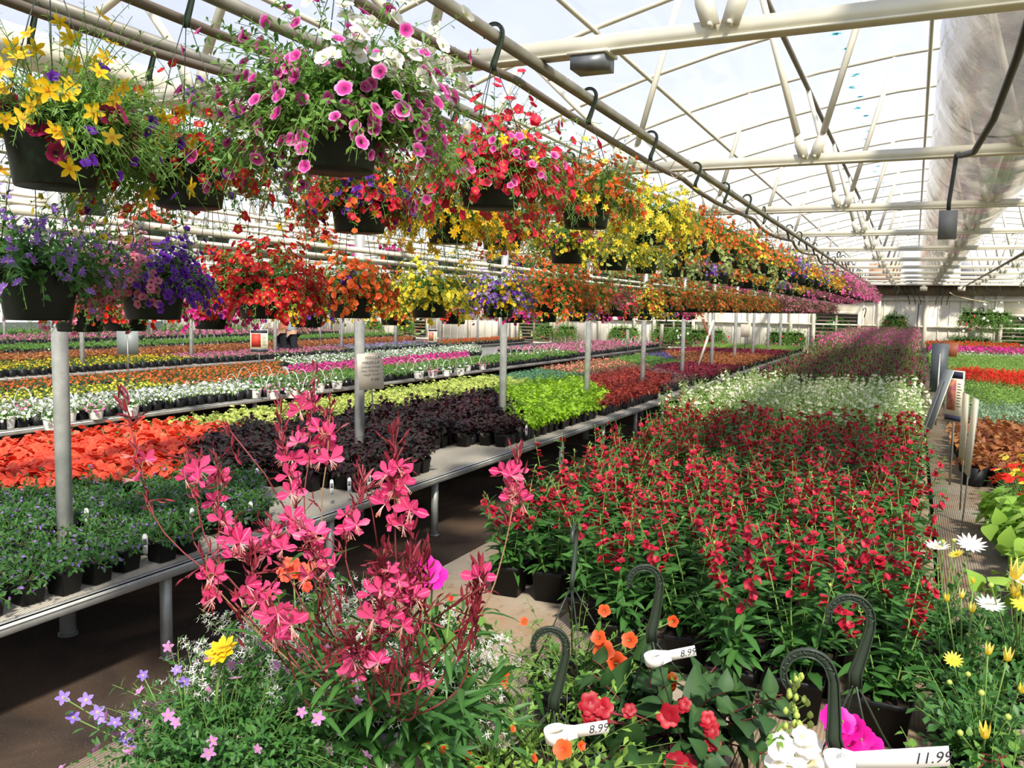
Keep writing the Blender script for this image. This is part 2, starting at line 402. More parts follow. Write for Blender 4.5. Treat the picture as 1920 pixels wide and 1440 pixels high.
def place(name, parts, label, cat, loc, rz=0, group=None, scale=1.0):
    t = thing(name, label, cat, loc, rz, group); t.scale = (scale,)*3
    made = [(n, obj(n, me, t)) for n, me in parts]; hk = [o for n, o in made if n == 'hook']
    for n, o in made:
        if n == 'hanger_wire' and hk: o.parent = hk[0]
    return t

SPEC = {}
def species(key, fn, mats_leaf, mats_fl, variants=4, lo=3, pot=POTB, psize=.056, ph=.1, nlow=None):
    """fn(Gleaf, Gflower, rng, hi) draws above the pot's soil. Stores near parts and one-mesh far copies."""
    near = []; far = []
    for v in range(variants):
        g = np.random.default_rng(hash_(key)+v); Gl, Gf, Gp = Geo(), Geo(), Geo()
        fn(Gl, Gf, g, True)
        for G in (Gl, Gf): G.V = [a+np.array([0, 0, ph-.012]) for a in G.V]
        square_pot(Gp, psize, ph)
        near.append(tagged([('pot', Gp, [pot, SOIL], False), ('foliage', Gl, mats_leaf, True), ('blossoms', Gf, mats_fl, True)]))
    nm = len(mats_leaf); allm = list(mats_leaf)+list(mats_fl)+[pot]
    for v in range(lo):
        g = np.random.default_rng(hash_(key)+50+v); Gl, Gf = Geo(), Geo(); fn(Gl, Gf, g, False); G = Geo()
        for src, off in ((Gl, 0), (Gf, nm)):
            if src.n:
                V, F, Mi, K = src.arrays(); G.add(V+np.array([0, 0, ph-.012]), F, Mi+off, K)
        s = psize; V = [(-s*.8, -s*.8, 0), (s*.8, -s*.8, 0), (s*.8, s*.8, 0), (-s*.8, s*.8, 0), (-s, -s, ph), (s, -s, ph), (s, s, ph), (-s, s, ph)]
        G.add(V, [(0, 1, 5, 4), (1, 2, 6, 5), (2, 3, 7, 6), (3, 0, 4, 7), (4, 5, 6, 7)], len(allm)-1)
        far.append((mesh_of(key, G, allm, True), G.arrays()))
    SPEC[key] = dict(near=near, far=far, mats=allm)
def hash_(s): return sum(ord(c)*(i+3) for i, c in enumerate(s)) % 100000

def inside(p, poly):
    x, y = p; r = False; j = len(poly)-1
    for i in range(len(poly)):
        xi, yi = poly[i]; xj, yj = poly[j]
        if (yi > y) != (yj > y) and x < (xj-xi)*(y-yi)/(yj-yi)+xi: r = not r
        j = i
    return r
POSTS = [(-3.7, 2.81+2.46*k) for k in range(11)]
NCOUNT = {}
def field(key, name, label, cat, poly, z, dx=.15, dy=None, cap=300, near=7.0, jit=.015, seed=0, group=None, smin=.9, smax=1.1, skip=None, cover=.0):
    dy = dy or dx; g = np.random.default_rng(hash_(name+label)+seed); S = SPEC[key]; group = group or label
    xs = [p[0] for p in poly]; ys = [p[1] for p in poly]; pts = []
    for iy in range(int((max(ys)-min(ys))/dy)+1):
        for ix in range(int((max(xs)-min(xs))/dx)+1):
            x = max(xs)-dx*.5-ix*dx; y = min(ys)+dy*.5+iy*dy
            if not inside((x, y), poly): continue
            x += g.uniform(-jit, jit); y += g.uniform(-jit, jit)
            if not in_view((x, y, z+.1)): continue
            if any(abs(x-a) < .1 and abs(y-b) < .1 for a, b in POSTS): continue
            if skip and skip(x, y): continue
            if g.uniform() < cover: continue
            pts.append((math.hypot(x, y), x, y))
    pts.sort(); n_hi = 0; cap = min(cap, max(0, 300-NCOUNT.get(name, 0))); NCOUNT[name] = NCOUNT.get(name, 0)+min(cap, len(pts))
    for d, x, y in pts[:cap]:
        rz = g.integers(4)*math.pi/2+g.uniform(-.08, .08); sc = g.uniform(smin, smax)
        if d < near:
            t = place(name, S['near'][g.integers(len(S['near']))], label, cat, (x, y, z), rz, group, 1.0)
            for c in t.children:
                if c.name.split('.')[0] != 'pot': c.scale = (1, 1, sc)
            n_hi += 1
        else:
            o = obj(name, S['far'][g.integers(len(S['far']))][0], None, (x, y, z), rz); o.scale = (1, 1, sc); tag(o, label, cat, group)
    rest = pts[cap:]
    if rest:
        G = Geo()
        for v, (me, (V, F, Mi, K)) in enumerate(S['far']):
            sel = [(x, y) for i, (d, x, y) in enumerate(rest) if i % len(S['far']) == v]
            if not sel: continue
            A = g.uniform(0, 6.28, len(sel)); n = len(V); k = len(sel)
            c, s_ = np.cos(A), np.sin(A); R = np.zeros((k, 3, 3)); R[:, 0, 0] = c; R[:, 0, 1] = -s_; R[:, 1, 0] = s_; R[:, 1, 1] = c; R[:, 2, 2] = g.uniform(smin, smax, k)
            W = np.einsum('kij,nj->kni', R, V)+np.array([(x, y, z) for x, y in sel])[:, None]
            FF = np.where(F[None] >= 0, F[None]+(np.arange(k)*n)[:, None, None], -1).reshape(-1, 4)
            G.add(W.reshape(-1, 3), FF, np.tile(Mi, k), np.tile(K, (k, 1)))
        tag(mk(name+'_mass', G, S['mats'], None, True), 'dense far rows of '+label.split(' in ')[0], 'plants', None, 'stuff')
    return len(pts)

def band(G, pts, w, th, m=0):
    """flat plastic strap lying in the x-z plane: pts (x, z), in-plane width w, thickness th along y"""
    P = np.array([(a, 0, b) for a, b in pts], float); T = nrm(np.gradient(P, axis=0)); S = np.stack([-T[:, 2], 0*T[:, 0], T[:, 0]], 1)
    w = np.broadcast_to(np.asarray(w, float), (len(P),))[:, None]; Yv = np.array([0, th/2, 0])
    V = np.stack([P-S*w/2-Yv, P+S*w/2-Yv, P+S*w/2+Yv, P-S*w/2+Yv], 1).reshape(-1, 3); n = len(P)
    G.add(V, [(4*i+j, 4*i+(j+1) % 4, 4*i+4+(j+1) % 4, 4*i+4+j) for i in range(n-1) for j in range(4)]+[(3, 2, 1, 0), (4*n-4, 4*n-3, 4*n-2, 4*n-1)], m)
def hook_shape(G, z0, H, R):
    c = z0+H-R; arc = [(R*math.cos(a), c+R*math.sin(a)) for a in np.linspace(-.1, math.pi+.35, 15)]
    pts = [(0, z0), (.002, z0+.16*H), (.012*H/.15, z0+.32*H)]+[(R*.95, c-.12*H)]+arc; k = H/.15
    w = np.array([.021, .022, .019, .015]+list(np.linspace(.0145, .008, 15)))*k
    band(G, pts, w, .003*k)
    for s_ in (-.43, .43):       # raised rims
        P = np.array(pts); T = nrm(np.gradient(P, axis=0)); S = np.stack([-T[:, 1], T[:, 0]], 1); band(G, P+S*(w*s_)[:, None], .0022*k, .008*k)
    for q in range(3, 17):
        a, b = np.array(pts[q]), np.array(pts[q+1]); sgn = 1 if q % 2 else -1; T = nrm((b-a)[None])[0]; S = np.array([-T[1], T[0]])
        band(G, [a+S*w[q]*.4*sgn, b-S*w[q+1]*.4*sgn], .0015*k, .006*k)
# ------------------------------------------------------------------ the greenhouse itself
Y0, Y1 = -2.5, 29.0
GUT = [5.5, -3.7, -12.9, -22.1, -31.3]
def bow_z(X):
    for a, b in zip(GUT[1:], GUT[:-1]):
        if a <= X <= b+1e-6: return 3.78-0.0478*(X-(a+b)/2)**2
    return 2.77
def film_mat():
    m, nt, b, out = newmat('poly_film'); nt.nodes.remove(b)
    tx = nt.nodes.new('ShaderNodeTexCoord'); mp = nt.nodes.new('ShaderNodeMapping'); mp.inputs['Scale'].default_value = (1.2, .35, 1.2); mp.inputs['Rotation'].default_value = (0, 0, .5)
    n = nt.nodes.new('ShaderNodeTexNoise'); n.inputs['Scale'].default_value = 3; n.inputs['Detail'].default_value = 5; n.inputs['Distortion'].default_value = 1.5
    mr = nt.nodes.new('ShaderNodeMapRange'); mr.inputs['From Min'].default_value = .3; mr.inputs['From Max'].default_value = .7
    mr.inputs['To Min'].default_value = .06; mr.inputs['To Max'].default_value = .15
    nt.links.new(tx.outputs['Object'], mp.inputs[0]); nt.links.new(mp.outputs[0], n.inputs['Vector']); nt.links.new(n.outputs['Fac'], mr.inputs[0])
    lw = nt.nodes.new('ShaderNodeLayerWeight'); lw.inputs['Blend'].default_value = .35
    ad = nt.nodes.new('ShaderNodeMath'); ad.operation = 'MULTIPLY_ADD'; ad.inputs[1].default_value = .26
    nt.links.new(lw.outputs['Facing'], ad.inputs[0]); nt.links.new(mr.outputs[0], ad.inputs[2])
    t = nt.nodes.new('ShaderNodeBsdfTransparent'); t.inputs[0].default_value = (.97, .98, 1, 1)
    d = nt.nodes.new('ShaderNodeBsdfTranslucent'); d.inputs[0].default_value = (.92, .92, .92, 1)
    mx = nt.nodes.new('ShaderNodeMixShader'); nt.links.new(ad.outputs[0], mx.inputs[0]); nt.links.new(t.outputs[0], mx.inputs[1]); nt.links.new(d.outputs[0], mx.inputs[2])
    nt.links.new(mx.outputs[0], out.inputs[0]); return m
FILM = film_mat()
def ground_mat(name, c1, c2, c3, sc=3.0):
    m, nt, b, out = newmat(name); b.inputs['Roughness'].default_value = .9
    tx = nt.nodes.new('ShaderNodeTexCoord')
    n1 = nt.nodes.new('ShaderNodeTexNoise'); n1.inputs['Scale'].default_value = sc; n1.inputs['Detail'].default_value = 8; n1.inputs['Distortion'].default_value = .8
    n2 = nt.nodes.new('ShaderNodeTexNoise'); n2.inputs['Scale'].default_value = 160; n2.inputs['Detail'].default_value = 2
    r1 = nt.nodes.new('ShaderNodeValToRGB'); r1.color_ramp.elements[0].position = .4; r1.color_ramp.elements[1].position = .62
    r1.color_ramp.elements[0].color = lin(c1); r1.color_ramp.elements[1].color = lin(c2)
    r2 = nt.nodes.new('ShaderNodeValToRGB'); r2.color_ramp.elements[0].position = .66; r2.color_ramp.elements[1].position = .74
    r2.color_ramp.elements[0].color = (0, 0, 0, 1); r2.color_ramp.elements[1].color = (1, 1, 1, 1)
    mx = nt.nodes.new('ShaderNodeMix'); mx.data_type = 'RGBA'; mx.inputs[7].default_value = lin(c3)
    for n in (n1, n2): nt.links.new(tx.outputs['Object'], n.inputs['Vector'])
    nt.links.new(n1.outputs['Fac'], r1.inputs[0]); nt.links.new(n2.outputs['Fac'], r2.inputs[0]); nt.links.new(r2.outputs[0], mx.inputs[0])
    nt.links.new(r1.outputs[0], mx.inputs[6]); nt.links.new(mx.outputs[2], b.inputs['Base Color'])
    bp = nt.nodes.new('ShaderNodeBump'); bp.inputs['Strength'].default_value = .5; bp.inputs['Distance'].default_value = .01
    nt.links.new(n2.outputs['Fac'], bp.inputs['Height']); nt.links.new(bp.outputs[0], b.inputs['Normal']); return m
G = Geo(); G.box(-32, 6, -3, 29, -.05, 0); struct('floor', G, ground_mat('dark_soil_floor', '2a211b', '564333', '8a7d6a', 1.0))
G = Geo(); G.box(-7.35, -6.0, -3, 28.9, 0, .012); G.box(-17.3, -16.2, -3, 28.9, 0, .012); struct('trim_1', G, ground_mat('tan_walkway', '9a7c58', '86694a', 'b59a74', 1.5))
G = Geo(); G.box(-60, 40, 28.9, 90, -.4, -.1); G.box(-60, 40, -40, -3, -.4, -.1); G.box(-60, -32, -40, 90, -.4, -.1); G.box(6, 40, -40, 90, -.4, -.1)
struct('ground', G, plain('lawn', '7a9a3c', .9, c2='9ab450', scale=.6))

# roof film, one skin per bay
def film_bay(i, a, b):
    G = Geo(); n = 16; ys = np.linspace(Y0, Y1, 14); V = []; 
    for y in ys:
        for j in range(n+1):
            X = a+(b-a)*j/n; V.append((X, y, 3.82-0.0478*(X-(a+b)/2)**2))
    F = [(r*(n+1)+j, r*(n+1)+j+1, (r+1)*(n+1)+j+1, (r+1)*(n+1)+j) for r in range(len(ys)-1) for j in range(n)]
    G.add(V, F); return G
for i, (a, b) in enumerate(zip(GUT[1:], GUT[:-1])): struct('ceiling' if i == 0 else f'ceiling_bay_{i+1}', film_bay(i, a, b), FILM, True)
G = Geo(); G.box(-31.3, -31.25, Y0, Y1, 0, 2.77); struct('wall_left', G, FILM)
G = Geo(); G.box(5.5, 5.55, 3, Y1, 0, 2.77); struct('wall_right', G, FILM)

# printed marks on the film
G = Geo()
g = np.random.default_rng(4)
for k in range(30):
    y = 5.2+k*.42; x = -.60+(.03 if k % 2 else -.03)
    for q in range(7):
        a = g.uniform(0, 6.28); r = g.uniform(.0, .045); s = g.uniform(.012, .024); X = x+r*math.cos(a)*.8; Yp = y+r*math.sin(a)
        z = bow_z(X)+.025; G.add([(X-s, Yp-s, z), (X+s, Yp-s, z), (X+s, Yp+s, z+.001), (X-s, Yp+s, z+.001)], [(0, 1, 2, 3)])
o = mk('film_print', G, plain('teal_print', '8fc4cc', .6, trans=.85), None); o['kind'] = 'structure'

# end wall with louvred fan openings
SHUT = [(-2.85+5.2*k, -1.6+5.2*k) for k in range(-5, 2)]
ribs = plain('ribbed_cream_siding', 'fff9ea', .5, c2='f9f1de', scale=2)
G = Geo(); edges = [-31.3]
for a, b in SHUT: edges += [a, b]
edges += [5.5]
for i in range(0, len(edges), 2):
    a, b = edges[i], edges[i+1]; G.box(a, b, 29.0, 29.06, 0, 2.55)
    x = a+.15
    while x < b-.1: G.box(x-.018, x+.018, 28.975, 29.0, 0, 2.55); x += .3
for a, b in SHUT: G.box(a, b, 29, 29.06, 0, .4); G.box(a, b, 29, 29.06, 1.62, 2.55)
struct('wall_back', G, ribs)
G = Geo()
for a, b in zip(GUT[1:], GUT[:-1]):
    n = 20; V = []
    for j in range(n+1):
        X = a+(b-a)*j/n; V += [(X, 29.03, 2.55), (X, 29.03, 3.80-0.0478*(X-(a+b)/2)**2)]
    G.add(V, [(2*j, 2*j+2, 2*j+3, 2*j+1) for j in range(n)])
struct('wall_back_gable', G, FILM)
G = Geo()
for z in (1.27, 2.08): G.box(-31, 5.5, 28.90, 28.975, z, z+.05)
G.box(-31, 5.5, 28.86, 28.975, .34, .42)
x = -30.9
while x < 5.5:
    if not any(a-.06 < x < b+.06 for a, b in SHUT): G.box(x-.05, x+.05, 28.88, 28.975, 0, 2.5)
    x += 1.3
struct('trim_2', G, CREAM)
G = Geo(); G.box(-31, 5.5, 28.5, 28.97, 2.52, 2.58); G.box(-31, 5.5, 28.8, 28.97, 2.24, 2.52)
struct('trim_3', G, plain('weathered_header', '6a5a4a', .8, c2='85735e', scale=5))
G = Geo(); 
for a, b in ((-1.35, -.45), (-3.3, -1.9), (-8, -6)): G.box(a, b, 28.8, 28.9, 2.62, 3.2)
struct('trim_4', G, plain('salmon_board', 'd9a98c', .7))
SLATM = plain('louvre_brown', '7d6f5c', .6)
def shutter(a, b, i):
    t = thing('fan_shutter', ['louvred fan opening in the end wall', 'louvred fan opening in the end wall beside the pink angelonia', 'louvred fan opening in the end wall beyond the hanging white basket'][0 if i < 5 else i-4],
              'shutter', ((a+b)/2, 28.97, .4), 0, 'louvred fan openings along the end wall' if i < 5 else None)
    w = (b-a)/2; h = 1.22; G = Geo()
    for x0, x1, z0, z1 in ((-w-.1, -w, -.06, h+.1), (w, w+.1, -.06, h+.1), (-w, w, -.06, 0), (-w, w, h, h+.1)): G.box(x0, x1, -.09, .05, z0, z1)
    mk('frame', G, CREAM, t)
    G = Geo(); G.box(-.03, .03, -.06, .03, 0, h); mk('mullion', G, plain('shutter_mullion', 'a39680', .6) if not bpy.data.materials.get('shutter_mullion') else bpy.data.materials['shutter_mullion'], t)
    G = Geo()
    for k in range(10):
        z = .05+k*(h-.04)/10; G.add([(-w, -.03, z), (w, -.03, z), (w, .045, z+.035), (-w, .045, z+.035), (-w, -.03, z+.012), (w, -.03, z+.012), (w, .045, z+.047), (-w, .045, z+.047)],
            [(0, 1, 2, 3), (4, 7, 6, 5), (0, 4, 5, 1), (3, 2, 6, 7)])
    mk('slat', G, SLATM, t)
    # round fan orifice behind
    G = Geo(); n = 32; cz = h*.5; R = .5; V = []; F = []
    for k in range(n):
        an = 2*math.pi*k/n; c, s = math.cos(an), math.sin(an); q = 1/max(abs(c)/w, abs(s)/(h*.5)); V += [(R*c, .3, cz+R*s), (q*c, .3, cz+q*s)]
    F = [(2*k, 2*((k+1) % n), 2*((k+1) % n)+1, 2*k+1) for k in range(n)]
    G.add(V, F); 
    for an in (20, 140, 260):
        a1 = math.radians(an); pts = [(0, .32, cz), (R*.9*math.cos(a1), .30, cz+R*.9*math.sin(a1)), (R*.9*math.cos(a1+.6), .36, cz+R*.9*math.sin(a1+.6))]; G.add(pts, [(0, 1, 2, -1)])
    mk('fan_orifice', G, plain('fan_grey', '5d564c', .7) if not bpy.data.materials.get('fan_grey') else bpy.data.materials['fan_grey'], t)
for i, (a, b) in enumerate(SHUT): shutter(a, b, i)

# trees outside, seen through the louvres
for k, (x, s) in enumerate(((-9, 1.2), (-3.3, 1.25), (4.2, 1.2), (-18, 1.3), (-13.5, 1.2), (.6, 1.25), (8, 1.2))):
    t = thing('garden_shrub', 'leafy shrub on the lawn outside the end wall louvres', 'shrub', (x, 38+2.5*(k % 2), -.1), 0, 'shrubs on the lawn outside')
    G = Geo(); G.tube([(0, 0, 0), (.05, 0, .5*s), (0, .05, 1.0*s)], .14, 8, r2=.12); mk('trunk', G, plain('bark', '5a4a3a', .9) if not bpy.data.materials.get('bark') else bpy.data.materials['bark'], t)
    G = Geo(); g = np.random.default_rng(k); n = 1500; v = nrm(g.normal(size=(n, 3)))*(g.uniform(.5, 1, (n, 1))**.4)*np.array([1.8, 1.8, .75])*s+np.array([0, 0, 1.25*s])
    G.inst(LF_LO, frames(g.normal(size=(n, 3)), g.normal(size=(n, 3)))*.5, v, g.uniform(0, 1, n)); mk('crown', G, LEAFD, t)

# trusses
def truss(y, i):
    lab = ['white steel roof truss with box fixture under its lower chord', 'white steel roof truss where the black hose ends'] 
    t = thing('roof_truss', lab[i] if i < 2 else 'white steel roof truss crossing the bay', 'truss', (0, y, 2.5), 0, None if i < 2 else 'roof trusses down the main bay')
    G = Geo(); G.box(-3.7, 5.5, -.022, .022, 0, .05); G.box(-3.7, 5.5, -.03, .03, -.008, .0); mk('chord', G, WPAINT, t, False)
    k = -3
    while -.59+1.08*k < 5:
        X = -.59+1.08*k
        if X > -3.4:
            for s in (-1, 1):
                X2 = X+(s*.34 if k != -1 else (-.68 if s < 0 else .30)); zt = bow_z(X2)-2.5-.03
                G = Geo(); p0 = np.array([X+s*.03, -.04, .03]); p1 = np.array([X+s*.07, -.04, .16]); p2 = np.array([X2, -.04, zt])
                G.tube([p1, p2], .0185, 8); G.ribbon([p0, p0*.5+p1*.5, p1], (math.cos(.2), 0, -s*.1), [.055, .06, .037], .008)
                G.tube([p0+np.array([0, -.02, 0]), p0+np.array([0, .02, 0])], .008, 6); mk('web_strut', G, WPAINT, t, True)
        k += 1
    return t
TRY = [2.78+2.46*k for k in range(11)]
for i, y in enumerate(TRY): truss(y, i)
G = Geo()
def bow(x0, x1, y, name='roof_bow', lab='slim arched tube carrying the plastic roof', grp='arched roof tubes of the main bay'):
    G = Geo(); G.tube([(X, 0, bow_z(X)) for X in np.linspace(x0+.01, x1-.01, 17)], .0165, 6); tag(mk(name, G, WPAINT, None, True, (0, y, 0)), lab, 'roof tube', grp)
for k in range(24): bow(-3.7, 5.5, .32+1.23*k-.0)
for X in (-2.85, -1.9, -.95, 0, .95, 2.1, 3.5):
    G = Geo(); G.tube([(X, Y0, bow_z(X)-.03), (X, Y1-.1, bow_z(X)-.03)], .016, 6)
    tag(mk('roof_purlin', G, WPAINT, None, True), 'long straight roof tube tying the arches together', 'roof tube', 'roof purlins')
    if X in (-1.9, -.95):
        for y in [.32+1.23*k for k in range(1, 23)]:
            pass
G = Geo(); G.tube([(-.90, 1, 3.50), (-.90, 28, 3.50)], .02, 8); tag(mk('conduit', G, plain('conduit_grey', '8b857a', .5), None, True), 'grey conduit running under the roof tube beside the ridge', 'conduit')
for X in GUT[1:-1]:
    G = Geo(); G.add([(X-.12, Y0, 2.795), (X-.07, Y0, 2.70), (X+.07, Y0, 2.70), (X+.12, Y0, 2.795), (X-.12, Y1-.1, 2.795), (X-.07, Y1-.1, 2.70), (X+.07, Y1-.1, 2.70), (X+.12, Y1-.1, 2.795)],
                     [(0, 1, 5, 4), (1, 2, 6, 5), (2, 3, 7, 6), (0, 4, 7, 3)])
    tag(mk('gutter', G, CREAM), 'cream roof gutter '+{-3.7: 'carried by the galvanised posts', -12.9: 'of the second bay', -22.1: 'of the third bay', -31.3: 'at the far side wall'}[X], 'gutter')
# simplified framing of the further bays
for bi in (1, 2, 3):
    a, b = GUT[bi+1], GUT[bi]
    for k in range(0, 12):
        y = 1.55+2.46*k
        if not (in_view(((a+b)/2, y, 3), 500) or in_view((b, y, 3), 500)): continue
        bow(a, b, y, 'roof_bow', 'arched roof tube of a neighbouring bay', 'arched roof tubes of the further bays')
        t = thing('roof_truss', 'white tube truss of a neighbouring bay', 'truss', (0, y+1.23, 2.5), 0, 'trusses of the further bays')
        G = Geo(); G.box(a, b, -.02, .02, 0, .045); mk('chord', G, WPAINT, t)
        G = Geo()
        for q in range(8):
            X = a+.6+1.1*q
            for s in (-1, 1): G.tube([(X, 0, .02), (X+s*.34, 0, bow_z(X+s*.34)-2.55)], .016, 5)
        mk('web_strut', G, WPAINT, t)
    for X in (a+1.6, a+3, b-3, b-1.6):
        G = Geo(); G.tube([(X, 2, bow_z(X)-.03), (X, Y1-.1, bow_z(X)-.03)], .016, 6); tag(mk('roof_purlin', G, WPAINT, None, True), 'straight roof tube of a neighbouring bay', 'roof tube', 'purlins of the further bays')
    if bi < 3:
        for k in range(10):
            y = 5.3+2.46*k
            if in_view((a, y, 1.2)):
                G = Geo(); G.tube([(0, 0, 0), (0, 0, 2.70)], .038, 12); tag(mk('support_post', G, GALV, None, True, (a, y, 0)), 'galvanised post standing among the distant tables', 'post', 'posts of the further bays')
ords = ['nearest the purple-flowered pots', 'behind the handwritten perilla card', 'rising from the lime green coleus', 'rising from the front of the dark red coleus']
for k, (x, y) in enumerate(POSTS):
    G = Geo(); G.tube([(0, 0, 0), (0, 0, 2.70)], .037, 20)
    t = thing('support_post', ('thick galvanised post '+ords[k]) if k < 4 else 'galvanised post standing in the long mesh bench', 'post', (x, y, 0), 0, None if k < 4 else 'posts down the mesh bench')
    mk('shaft', G, GALV, t, True); G = Geo(); G.tube([(0, 0, 0), (0, 0, .015)], .046, 16); mk('base_collar', G, STEEL, t, True)

# overhead water pipes and the slack hose
def pipe(pts, r, name, lab, cat, mat, grp=None, sides=10):
    G = Geo(); G.tube(pts, r, sides); return tag(mk(name, G, mat, None, True), lab, cat, grp)
ALU = plain('dull_steel_pipe', 'a09c90', .4, metal=.55, c2='8c877a', scale=12)
PIPES = {'A': (-1.21, 2.475), 'B': (-1.77, 2.475), 'C': (-2.25, 2.475), 'E': (-3.55, 2.5)}
names = {'A': 'steel pipe carrying the highest row of flower baskets', 'B': 'steel pipe carrying the second row of baskets', 'C': 'steel pipe above the low baskets of scaevola and calibrachoa', 'E': 'steel pipe beside the gutter carrying impatiens baskets'}
for k, (X, z) in PIPES.items(): pipe([(X, Y0, z), (X, 28.5, z)], .021, 'basket_pipe', names[k], 'pipe', ALU)
for X in (-1.30, -1.85, -2.17):
    pts = []
    for k in range(int((28-Y0)/.41)):
        y = Y0+.41*k; f = ((y-2.78) % 2.46)/2.46; pts.append((X+.03*math.sin(k*.9), y, 2.455-.055*math.sin(math.pi*f)+(0 if X > -1.5 else .01)))
    pipe(pts, .015, 'water_hose', {-1.30: 'slack grey water hose tied along the highest basket pipe', -1.85: 'grey water hose along the second basket pipe', -2.17: 'grey water hose along the low basket pipe'}[X], 'hose', plain('grey_hose', '75695c', .5) if X == -1.30 else bpy.data.materials['grey_hose'], None, 8)
for q, X in enumerate((-3.55, -3.62)):
    pipe([(X, 1.0, 2.03-.06*q), (X, 28.5, 2.03-.06*q)], .019, 'rail_pipe', ['upper', 'lower'][q]+' of two pale pipes clamped along the galvanised posts', 'pipe', WPAINT)
for q in range(4):
    X = -4.6-.9*q; pipe([(X, 3, 2.3+.05*q), (X, 28.5, 2.3+.05*q)], .014, 'rail_pipe', 'thin pale pipe high behind the impatiens baskets', 'pipe', WPAINT, 'thin pipes high over the second table')
G = Geo()
for y in (3.9, 6.2, 4.9, 8.2):
    for X in (-1.25,):
        G2 = Geo(); G2.tube([(X-.07, y, 2.44), (X-.03, y, 2.505), (X+.05, y, 2.5), (X+.045, y, 2.44), (X-.03, y, 2.40), (X-.07, y, 2.44)], .003, 4)
        tag(mk('twine_tie', G2, TWINE), 'loop of pale twine tying the hose to the highest pipe', 'tie', 'twine ties on the highest pipe')

# clear air tube with its shadowed folds
def tube_mat():
    m, nt, b, out = newmat('clear_poly_tube'); nt.nodes.remove(b)
    gl = nt.nodes.new('ShaderNodeBsdfGlossy'); gl.inputs['Roughness'].default_value = .12; gl.inputs[0].default_value = (1, .97, .93, 1)
    t = nt.nodes.new('ShaderNodeBsdfTransparent'); t.inputs[0].default_value = (.97, .95, .93, 1)
    d = nt.nodes.new('ShaderNodeBsdfTranslucent'); d.inputs[0].default_value = (1, .97, .93, 1)
    lw = nt.nodes.new('ShaderNodeLayerWeight'); lw.inputs['Blend'].default_value = .35
    n = nt.nodes.new('ShaderNodeTexNoise'); n.inputs['Scale'].default_value = 2.2; n.inputs['Detail'].default_value = 4
    bp = nt.nodes.new('ShaderNodeBump'); bp.inputs['Strength'].default_value = .35; bp.inputs['Distance'].default_value = .05
    tx = nt.nodes.new('ShaderNodeTexCoord'); nt.links.new(tx.outputs['Object'], n.inputs['Vector']); nt.links.new(n.outputs['Fac'], bp.inputs['Height'])
    nt.links.new(bp.outputs[0], gl.inputs['Normal']); nt.links.new(bp.outputs[0], lw.inputs['Normal'])
    m1 = nt.nodes.new('ShaderNodeMixShader'); m1.inputs[0].default_value = .30; nt.links.new(t.outputs[0], m1.inputs[1]); nt.links.new(d.outputs[0], m1.inputs[2])
    m2 = nt.nodes.new('ShaderNodeMixShader'); nt.links.new(lw.outputs['Fresnel'], m2.inputs[0]); nt.links.new(m1.outputs[0], m2.inputs[1]); nt.links.new(gl.outputs[0], m2.inputs[2])
    nt.links.new(m2.outputs[0], out.inputs[0]); return m
G = Geo(); ys = np.linspace(2.0, 28.4, 120); P = [(.46, y, 3.0) for y in ys]
G.tube(P, [.42*(1-.035*abs(math.sin(math.pi*(y-2.78)/2.46))**8-.01*math.sin(y*9)) for y in ys], 36, cap=False)
tag(mk('air_tube', G, tube_mat(), None, True), 'huge clear plastic air tube hung along the roof', 'air tube')

# black hose and electrical box by the air tube; small fixtures
pipe([(.30, 2.80, 2.56), (.285, 2.84, 2.60), (.27, 2.95, 2.585), (.26, 3.3, 2.50), (.24, 3.9, 2.42), (.21, 4.6, 2.41), (.17, 5.12, 2.48), (.165, 5.2, 2.50)], .0145, 'drop_hose', 'thick black hose sagging between the two nearest roof trusses', 'hose', RUBBER)
t = thing('junction_box', 'grey electrical box hanging by a black cable under the second truss', 'electrical box', (.135, 5.24, 2.06))
G = Geo(); G.box(-.045, .045, -.03, .03, 0, .15); mk('box', G, POTGR, t)
G = Geo(); G.tube([(0, 0, .15), (0, 0, .2), (.012, 0, .33), (.02, -.03, .44)], .011, 8); mk('cable', G, RUBBER, t, True)
t = thing('fixture_box', 'small dark box fixed under the nearest roof truss', 'fixture', (-1.02, 2.78, 2.44))
G = Geo(); G.box(-.06, .06, -.05, .05, 0, .045); mk('housing', G, STEEL, t); G = Geo(); G.box(-.07, .07, -.055, .055, .045, .055); mk('lid', G, WPAINT, t)

# services on the end wall
for k, (x0, x1) in enumerate(((-1.2, -.15), (-1.0, .0), (-.8, .15), (.55, 1.0), (.7, 1.15), (.85, 1.3))):
    c = (x0+x1)/2; r = (x1-x0)/2; pipe([(c+r*math.cos(a)*(1 if k < 3 else -1), 28.7, 1.95+.5*math.sin(a)+(.2 if a > 1 else 0)) for a in np.linspace(0, 2.6, 10)], .012, 'looping_hose', 'black hose looping on the end wall under the header', 'hose', RUBBER, 'black hoses looping on the end wall')
pipe([(x, 28.6, 2.32-.28*((x-.9)/1.0)**.6) for x in np.linspace(.9, 1.9, 8)], .018, 'looping_hose', 'pale hose sagging from the end wall header', 'hose', TWINE)
pipe([(.1, 28.8, 2.0), (.08, 28.8, 1.4), (.12, 28.8, .9)], .02, 'looping_hose', 'upright dark hose down the middle of the end wall', 'hose', STEEL)
G = Geo(); G.box(1.15, 2.5, 28.3, 28.45, 2.6, 3.62); tag(mk('heater_panel', G, plain('panel_white', 'fafaf8', .5)), 'large white panel mounted high on the end wall', 'panel')
